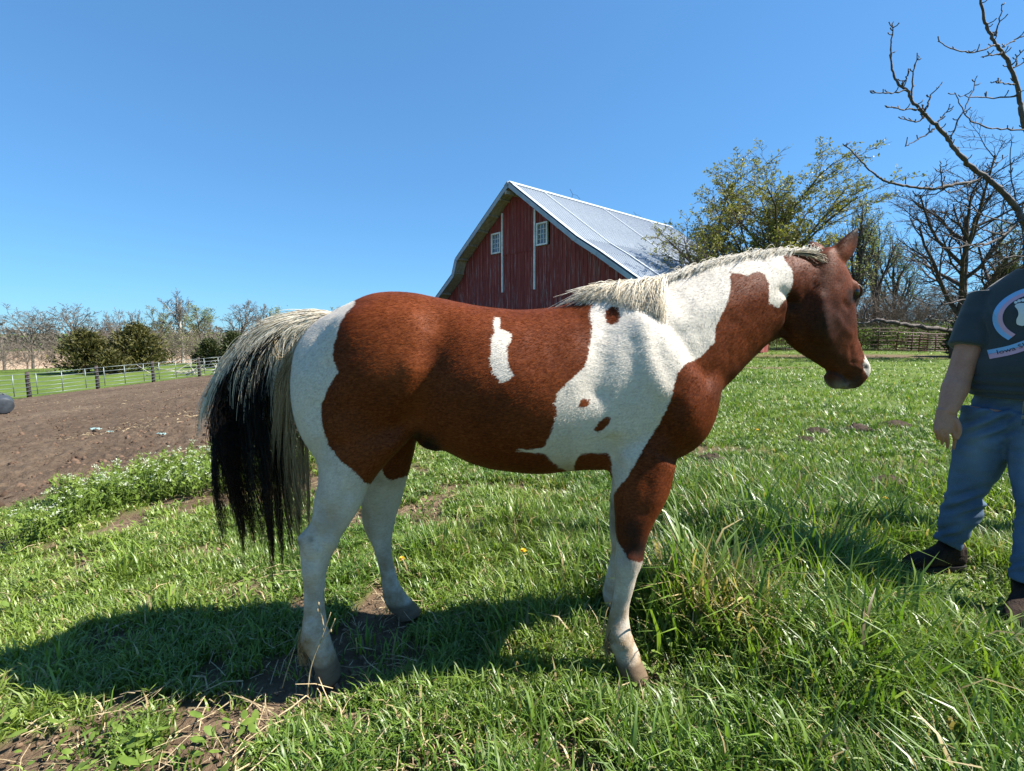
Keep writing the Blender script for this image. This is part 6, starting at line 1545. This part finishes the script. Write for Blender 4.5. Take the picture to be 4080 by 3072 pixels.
# straw and dead stems lying about
N = NT('dry_straw', .8, .2); N.col(N.ramp(N.noise(40, 3, .6), [(.3, (.20, .145, .08)), (.7, (.46, .37, .22))])); M_STRAW = N.m
def litter(n, sampler, Lr, wr_, name, label, lift=.01):
    x, y = sampler(n); m = len(x); az = rg.uniform(0, 6.283, m); L = rg.uniform(*Lr, m)[:, None]; z = zt(x, y) + lift + rg.uniform(0, .02, m)
    d = np.stack([np.cos(az), np.sin(az), rg.normal(0, .16, m)], 1); s = np.stack([-np.sin(az), np.cos(az), rg.normal(0, .4, m)], 1) * rg.uniform(*wr_, m)[:, None]; p = np.stack([x, y, z], 1)
    md = p + d * L * .5 + np.stack([rg.normal(0, .08, m), rg.normal(0, .08, m), rg.uniform(0, .1, m)], 1) * L
    V = np.stack([p - s, p + s, md + s, md - s, p + d * L + s * .6, p + d * L - s * .6], 1).reshape(-1, 3); b0 = (np.arange(m) * 6)[:, None]
    F = np.concatenate([b0 + np.array(q) for q in ((0, 1, 2, 3), (3, 2, 4, 5))]); o = mesh_obj(name, V, F, M_STRAW); tag(o, label, 'straw', None, 'stuff')
def near_s(n):
    r_ = np.exp(rg.uniform(0, math.log(5), n * 2)); a = np.radians(rg.uniform(-52, 52, n * 2)); x, y = r_ * np.sin(a), r_ * np.cos(a); ok = (mud_d(x, y) < .2); x, y = x[ok], y[ok]
    p = .25 + .75 * bare(x, y); ok = rg.random(len(x)) < p; return x[ok][:n], y[ok][:n]
def pad_s(n):
    r_ = np.exp(rg.uniform(math.log(4), math.log(46), n * 3)); a = np.radians(rg.uniform(-60, -4, n * 3)); x, y = r_ * np.sin(a), r_ * np.cos(a); ok = (mud_d(x, y) > .1); x, y = x[ok], y[ok]
    p = smoothstep(.40, .72, vn2(x, y, .55, 41.)); ok = rg.random(len(x)) < p; return x[ok][:n], y[ok][:n]
litter(2200, near_s, (.03, .14), (.0008, .002), 'straw_litter', 'dry straw scattered in the worn turf')
litter(5200, pad_s, (.04, .13), (.002, .005), 'straw_litter', 'dry straw trodden into the bare paddock', .02)
# crumbs of soil on the bare places
def clods(n, sampler, sr, name, label, mat):
    x, y = sampler(n); m = len(x); s = (rg.uniform(sr[0], sr[1], m) * rg.random(m) ** .7)[:, None, None]; z = zt(x, y)
    O = np.array([(1, 0, 0), (0, 1, 0), (-1, 0, 0), (0, -1, 0), (0, 0, .8), (0, 0, -.6)], float)[None] * rg.uniform(.6, 1.3, (m, 6, 1)) + rg.normal(0, .15, (m, 6, 3))
    V = (O * s + np.stack([x, y, z], 1)[:, None]).reshape(-1, 3); b0 = (np.arange(m) * 6)[:, None]
    F = np.concatenate([b0 + np.array(q) for q in ((0, 1, 4), (1, 2, 4), (2, 3, 4), (3, 0, 4), (1, 0, 5), (2, 1, 5), (3, 2, 5), (0, 3, 5))]); o = mesh_obj(name, V, F, mat, None, True); tag(o, label, 'soil', None, 'stuff')
def bare_s(n):
    r_ = np.exp(rg.uniform(0, math.log(4.5), n * 6)); a = np.radians(rg.uniform(-52, 52, n * 6)); x, y = r_ * np.sin(a), r_ * np.cos(a); ok = (rg.random(len(x)) < bare(x, y)) & (mud_d(x, y) < 0); return x[ok][:n], y[ok][:n]
def padc_s(n):
    r_ = np.exp(rg.uniform(math.log(4), math.log(40), n * 2)); a = np.radians(rg.uniform(-60, -4, n * 2)); x, y = r_ * np.sin(a), r_ * np.cos(a); ok = (mud_d(x, y) > .1); return x[ok][:n], y[ok][:n]
N = NT('soil_crumbs', .95, .1); N.col(N.ramp(N.noise(9, 4, .6), [(.3, (.10, .066, .042)), (.7, (.26, .18, .12))])); M_CRUMB = N.m
clods(2600, bare_s, (.004, .016), 'soil_crumbs', 'crumbs of dry soil on the worn places', M_CRUMB)
N = NT('paddock_clods', .95, .1); N.col(N.ramp(N.noise(1.3, 4, .7), [(.3, (.028, .018, .012)), (.7, (.16, .105, .072))])); M_PCL = N.m
clods(9000, padc_s, (.02, .07), 'paddock_clods', 'trodden clods and droppings over the bare paddock', M_PCL)
# white-flowered weeds along the paddock edge
edge = [G(u, v, -.25) for u, v in ((-60, 2150), (130, 2050), (260, 1960), (420, 1905), (560, 1875), (700, 1850), (860, 1840), (1000, 1835), (1150, 1850), (1250, 1870))]
lower = [G(u, v, -.25) for u, v in ((-60, 2230), (200, 2190), (330, 2110), (480, 2060), (600, 2040), (720, 2035), (860, 2030), (1000, 1990), (1150, 1960), (1250, 1950))]
E0, E1 = resample(edge, 80), resample(lower, 80); SV, SF, LV, LF, WV, WF = [], [], [], [], [], []
nst = 1500
for i in range(nst):
    k = rg.integers(0, 80); t = rg.random(); p = E0[k] * (1 - t) + E1[k] * t + np.array([rg.normal(0, .06), rg.normal(0, .06), 0]); p[2] = zt1(p[0], p[1])
    if vn2(np.array([p[0]]), np.array([p[1]]), 1.6, 51.)[0] < .36: continue
    h = rg.uniform(.13, .30); le = np.array([rg.normal(0, .12), rg.normal(0, .12), 1.0]); le /= np.linalg.norm(le); top = p + le * h
    P = np.array([p, p + le * h * .5 + rg.normal(0, .008, 3), top]); SV.append((P, .0032, .0018))
    for j in range(9):
        q = p + le * h * rg.uniform(.08, .85); az = rg.uniform(0, 6.283); d = np.array([math.cos(az), math.sin(az), rg.uniform(.2, .9)]); s = np.array([-math.sin(az), math.cos(az), 0]); L = rg.uniform(.03, .065)
        n0 = len(LV); LV += [q, q + d * L * .55 + s * L * .2, q + d * L, q + d * L * .55 - s * L * .2]; LF.append((n0, n0 + 1, n0 + 2, n0 + 3))
    if rg.random() < .26:
        for b_ in range(rg.integers(1, 4)):
            c = top + np.array([rg.normal(0, .02), rg.normal(0, .02), rg.uniform(-.02, .015)])
            for j in range(6):
                q = c + rg.normal(0, .010, 3) * np.array([1, 1, .5]); s = rg.uniform(.0045, .008); n0 = len(WV); a0 = rg.uniform(0, 6.28); WV += [q + np.array([math.cos(a0 + a_) * s, math.sin(a0 + a_) * s, rg.normal(0, .003)]) for a_ in (0, 1.57, 3.14, 4.71)]; WF.append((n0, n0 + 1, n0 + 2, n0 + 3))
weeds = thing('flowering_weeds', 'patch of leafy weeds with small white flower heads along the paddock edge', 'weeds', (E0[40][0], E0[40][1], zt1(E0[40][0], E0[40][1])))
weeds['kind'] = 'stuff'
v, f = tubes(SV, 3); mesh_obj('stems', v, f, L_GREEN, weeds)['kind'] = 'stuff'
mesh_obj('leaves', LV, np.array(LF), L_GREEN, weeds)['kind'] = 'stuff'
mesh_obj('flowers', WV, np.array(WF), NT('weed_flower', .7).col((.36, .40, .28)).m, weeds)['kind'] = 'stuff'
# dandelions
M_YEL = NT('dandelion_yellow', .6).col((.72, .42, .01)).m
for i, (u, v, lb, hh) in enumerate(((3530, 1974, 'orange-yellow dandelion in the grass between the horse and the person', .05), (2085, 2180, 'yellow dandelion in the grass under the horse belly', .06), (3020, 1695, 'small yellow dandelion on the lawn beyond the horse chest', .05), (1600, 2200, 'small yellow dandelion beside the far hind leg', .05))):
    p = G(u, v, hfield(np.array([0.]), np.array([3.]))[0]); p[2] = zt1(p[0], p[1]); t = thing('dandelion', lb, 'flower', p)
    hz = max(.05, float(hfield(np.array([p[0]]), np.array([p[1]]))[0]) * .95)
    m_ = MB(); m_.tube([p, p + np.array([.003, 0, hz * .6]), p + np.array([0, 0, hz])], .002, 5); m_.build('stalk', L_GREEN, t)
    V = []; F = []; c = p + np.array([0, 0, hz])
    for ring, (nn, r_, zz_) in enumerate(((16, .020, .001), (12, .015, .005), (8, .009, .008))):
        for j in range(nn):
            a_ = j * 6.283 / nn + ring * .2; n0 = len(V); d = np.array([math.cos(a_), math.sin(a_), .25 + ring * .3]); s = np.array([-math.sin(a_), math.cos(a_), 0]); V += [c + BZ * zz_, c + BZ * zz_ + d * r_ * .7 + s * .003, c + BZ * zz_ + d * r_, c + BZ * zz_ + d * r_ * .7 - s * .003]; F.append((n0, n0 + 1, n0 + 2, n0 + 3))
    mesh_obj('flower_head', V, F, M_YEL, t)
# dead weed stalk before the near hind hoof, and other dry stems
def stalk(label, lines, r0=.0028, nm='dead_stalk'):
    b0 = G(lines[0][0][0], lines[0][0][1], 0.02); t = thing(nm, label, 'stalk', (b0[0], b0[1], 0))
    for k, L in enumerate(lines):
        P = resample(np.array([U(u, v, b0[1] + dy) for u, v, dy in L]), 10); m_ = MB(); m_.tube(P, np.linspace(r0, r0 * .55, 10), 6); m_.build('stem', M_STRAW, t, True)
    return t, b0
t, b0 = stalk('pale dead weed stalk with forked tips before the near hind hoof', [[(1226, 2765, 0), (1232, 2690, 0), (1250, 2620, 0), (1275, 2560, 0), (1300, 2490, 0), (1318, 2440, -.01)], [(1290, 2515, 0), (1285, 2470, 0), (1272, 2420, .01), (1268, 2405, .01)], [(1275, 2560, 0), (1310, 2520, -.01), (1335, 2465, -.02)]])
for u, v in ((1270, 2405), (1318, 2512), (1266, 2432)):
    vv_, ff_ = ellipsoid(U(u, v, b0[1]), X * .004, Yv * .004, Z * .007, 8, 6); mesh_obj('seed_head', vv_, ff_, M_STRAW, t)
stalk('short dry stem left of the forked dead stalk', [[(1125, 2740, 0), (1145, 2670, 0), (1175, 2580, 0)]], .0022)
stalk('broken dry stalk leaning in the grass behind the front hoof', [[(3445, 2580, 0), (3465, 2540, 0), (3492, 2500, -.02)]], .0045)
stalk('long dry stalk lying across the grass at the bottom edge', [[(3365, 3068, 0), (3420, 3010, .02), (3480, 2945, .05), (3550, 2860, .09)]], .0038)
stalk('thin dry stalk lying in the grass below the boots', [[(4010, 2800, 0), (3900, 2750, .03), (3790, 2705, .06)]], .0028)
stalk('thin brown upright stem behind the front legs', [[(2380, 2240, 0), (2383, 2160, 0), (2384, 2080, 0)]], .0016)
stalk('thin brown upright stem before the front knee', [[(2612, 2290, 0), (2610, 2200, 0), (2614, 2080, .0)]], .0013)
# molehills of dark crumbly soil on the lawn
N = NT('dark_soil', .95, .1); N.col(N.ramp(N.noise(30, 4, .7), [(.3, (.018, .013, .010)), (.7, (.075, .055, .042))])); M_DKS = N.m
for i, (u, v, s, lb) in enumerate(((2835, 1825, .13, 'dark soil mound in the grass close beside the horse chest'), (3255, 1715, .13, 'dark soil mound on the lawn under the horse head'), (3415, 1705, .16, 'wide dark soil mound on the lawn right of the horse head'), (3570, 1690, .16, 'dark soil mound on the lawn beside the hand of the person'), (3205, 1745, .10, 'small dark soil scrape on the lawn below the chin'), (3540, 1925, .16, 'dark hollow of soil in the grass behind the dandelion'))):
    p = G(u, v, 0.02); p[2] = zt1(p[0], p[1]); V = []; F = []; nn = 22; rr2 = np.random.default_rng(300 + i)
    t = None; R = []
    for k, (f_, hh) in enumerate(((1.0, -.02), (.8, .22), (.5, .40), (.2, .5))):
        R.append([p + np.array([math.cos(q) * s * f_ * rr2.uniform(.7, 1.3) * 1.4, math.sin(q) * s * f_ * rr2.uniform(.7, 1.3), s * hh * rr2.uniform(.5, 1.4)]) for q in np.arange(nn) * 6.283 / nn])
    v_, f_ = loft(R); o = mesh_obj('soil_mound', v_, f_, M_DKS, None, True, p); tag(o, lb, 'soil mound')
# feed tub on its side at the paddock edge of the frame
zt_b = zt1(-16.9, 16); tb = thing('feed_tub', 'dark grey rubber feed tub lying on its side in the bare paddock', 'tub', (-16.95, 16.0, zt_b))
N = NT('tub_rubber', .5, .4); N.col(N.ramp(N.noise(4, 4, .6), [(.3, (.018, .022, .028)), (.7, (.055, .066, .08))])); M_TUB = N.m
ax = np.array([-.80, .55, .12]); ax /= np.linalg.norm(ax); c = np.array([-16.95, 16.0, zt_b + .30]); s1 = np.cross(ax, BZ); s1 /= np.linalg.norm(s1); s2 = np.cross(s1, ax)
R = []
for d_, r_ in ((-.25, .02), (-.25, .24), (-.24, .255), (0, .285), (.22, .305), (.23, .325), (.26, .325), (.26, .30), (.22, .285), (-.20, .235), (-.20, .02)):
    R.append([c + ax * d_ + s1 * r_ * math.cos(q) + s2 * r_ * math.sin(q) for q in np.arange(28) * 6.283 / 28])
v, f = loft(R); mesh_obj('shell', v, f, M_TUB, tb, True)
m_ = MB(); m_.tube(resample([c + ax * .20 + s2 * .30 + s1 * -.1, c + ax * .24 + s2 * .38, c + ax * .20 + s2 * .30 + s1 * .1], 8), .012, 6); m_.build('handle', M_TUB, tb, True)
# scraps of pale plastic on the paddock
N = NT('plastic_scrap', .5, .4); N.col((.20, .29, .28)); M_PL = N.m
for i, (u, v, s, lb) in enumerate(((382, 1722, .18, 'crumpled pale teal plastic scrap on the bare paddock'), (440, 1732, .10, 'tiny pale plastic shred right of the larger scrap'), (645, 1744, .14, 'pale green plastic shred on the paddock toward the horse tail'))):
    Y0 = 8.5; 
    for _ in range(30): 
        q = U(u, v, Y0); Y0 += (q[2] - zt1(q[0], q[1])) * 2.0
    p = U(u, v, Y0); p[2] = zt1(p[0], p[1]) + .05; rr2 = np.random.default_rng(400 + i); V = []; F = []; gx, gy = 9, 5
    for a_ in range(gx):
        for b_ in range(gy): V.append(p + np.array([(a_ / 8 - .5) * s, (b_ / 4 - .5) * s * .5, rr2.uniform(0, s * .22)]) + rr2.normal(0, s * .02, 3))
    F = [(a_ * gy + b_, (a_ + 1) * gy + b_, (a_ + 1) * gy + b_ + 1, a_ * gy + b_ + 1) for a_ in range(gx - 1) for b_ in range(gy - 1) if rr2.random() < .85]
    o = mesh_obj('plastic_scrap', V, F, M_PL, None, True, p); sm_ = o.modifiers.new('s', 'SOLIDIFY'); sm_.thickness = .004; tag(o, lb, 'scrap')
# heap of bleached branches beyond the fence
pb = at(775, 43); heap = thing('branch_heap', 'heap of bleached dead branches behind the galvanised fence', 'branches', pb); rr2 = np.random.default_rng(55)
for i in range(26):
    q = pb + np.array([rr2.normal(0, 1.4), rr2.normal(0, .6), .15 + rr2.random() * .5]); d = np.array([rr2.normal(0, 1), rr2.normal(0, .4), rr2.uniform(-.1, .6)]); d /= np.linalg.norm(d); L = rr2.uniform(.9, 2.4); P = np.array([q - d * L / 2, q + rr2.normal(0, .12, 3), q + d * L / 2 + np.array([0, 0, rr2.uniform(0, .5)])]); P[:, 2] = np.maximum(P[:, 2], pb[2] + .03)
    m_ = MB(); m_.tube(resample(P, 7), np.linspace(.045, .015, 7), 6); m_.build('branch', B_PALE, heap, True)
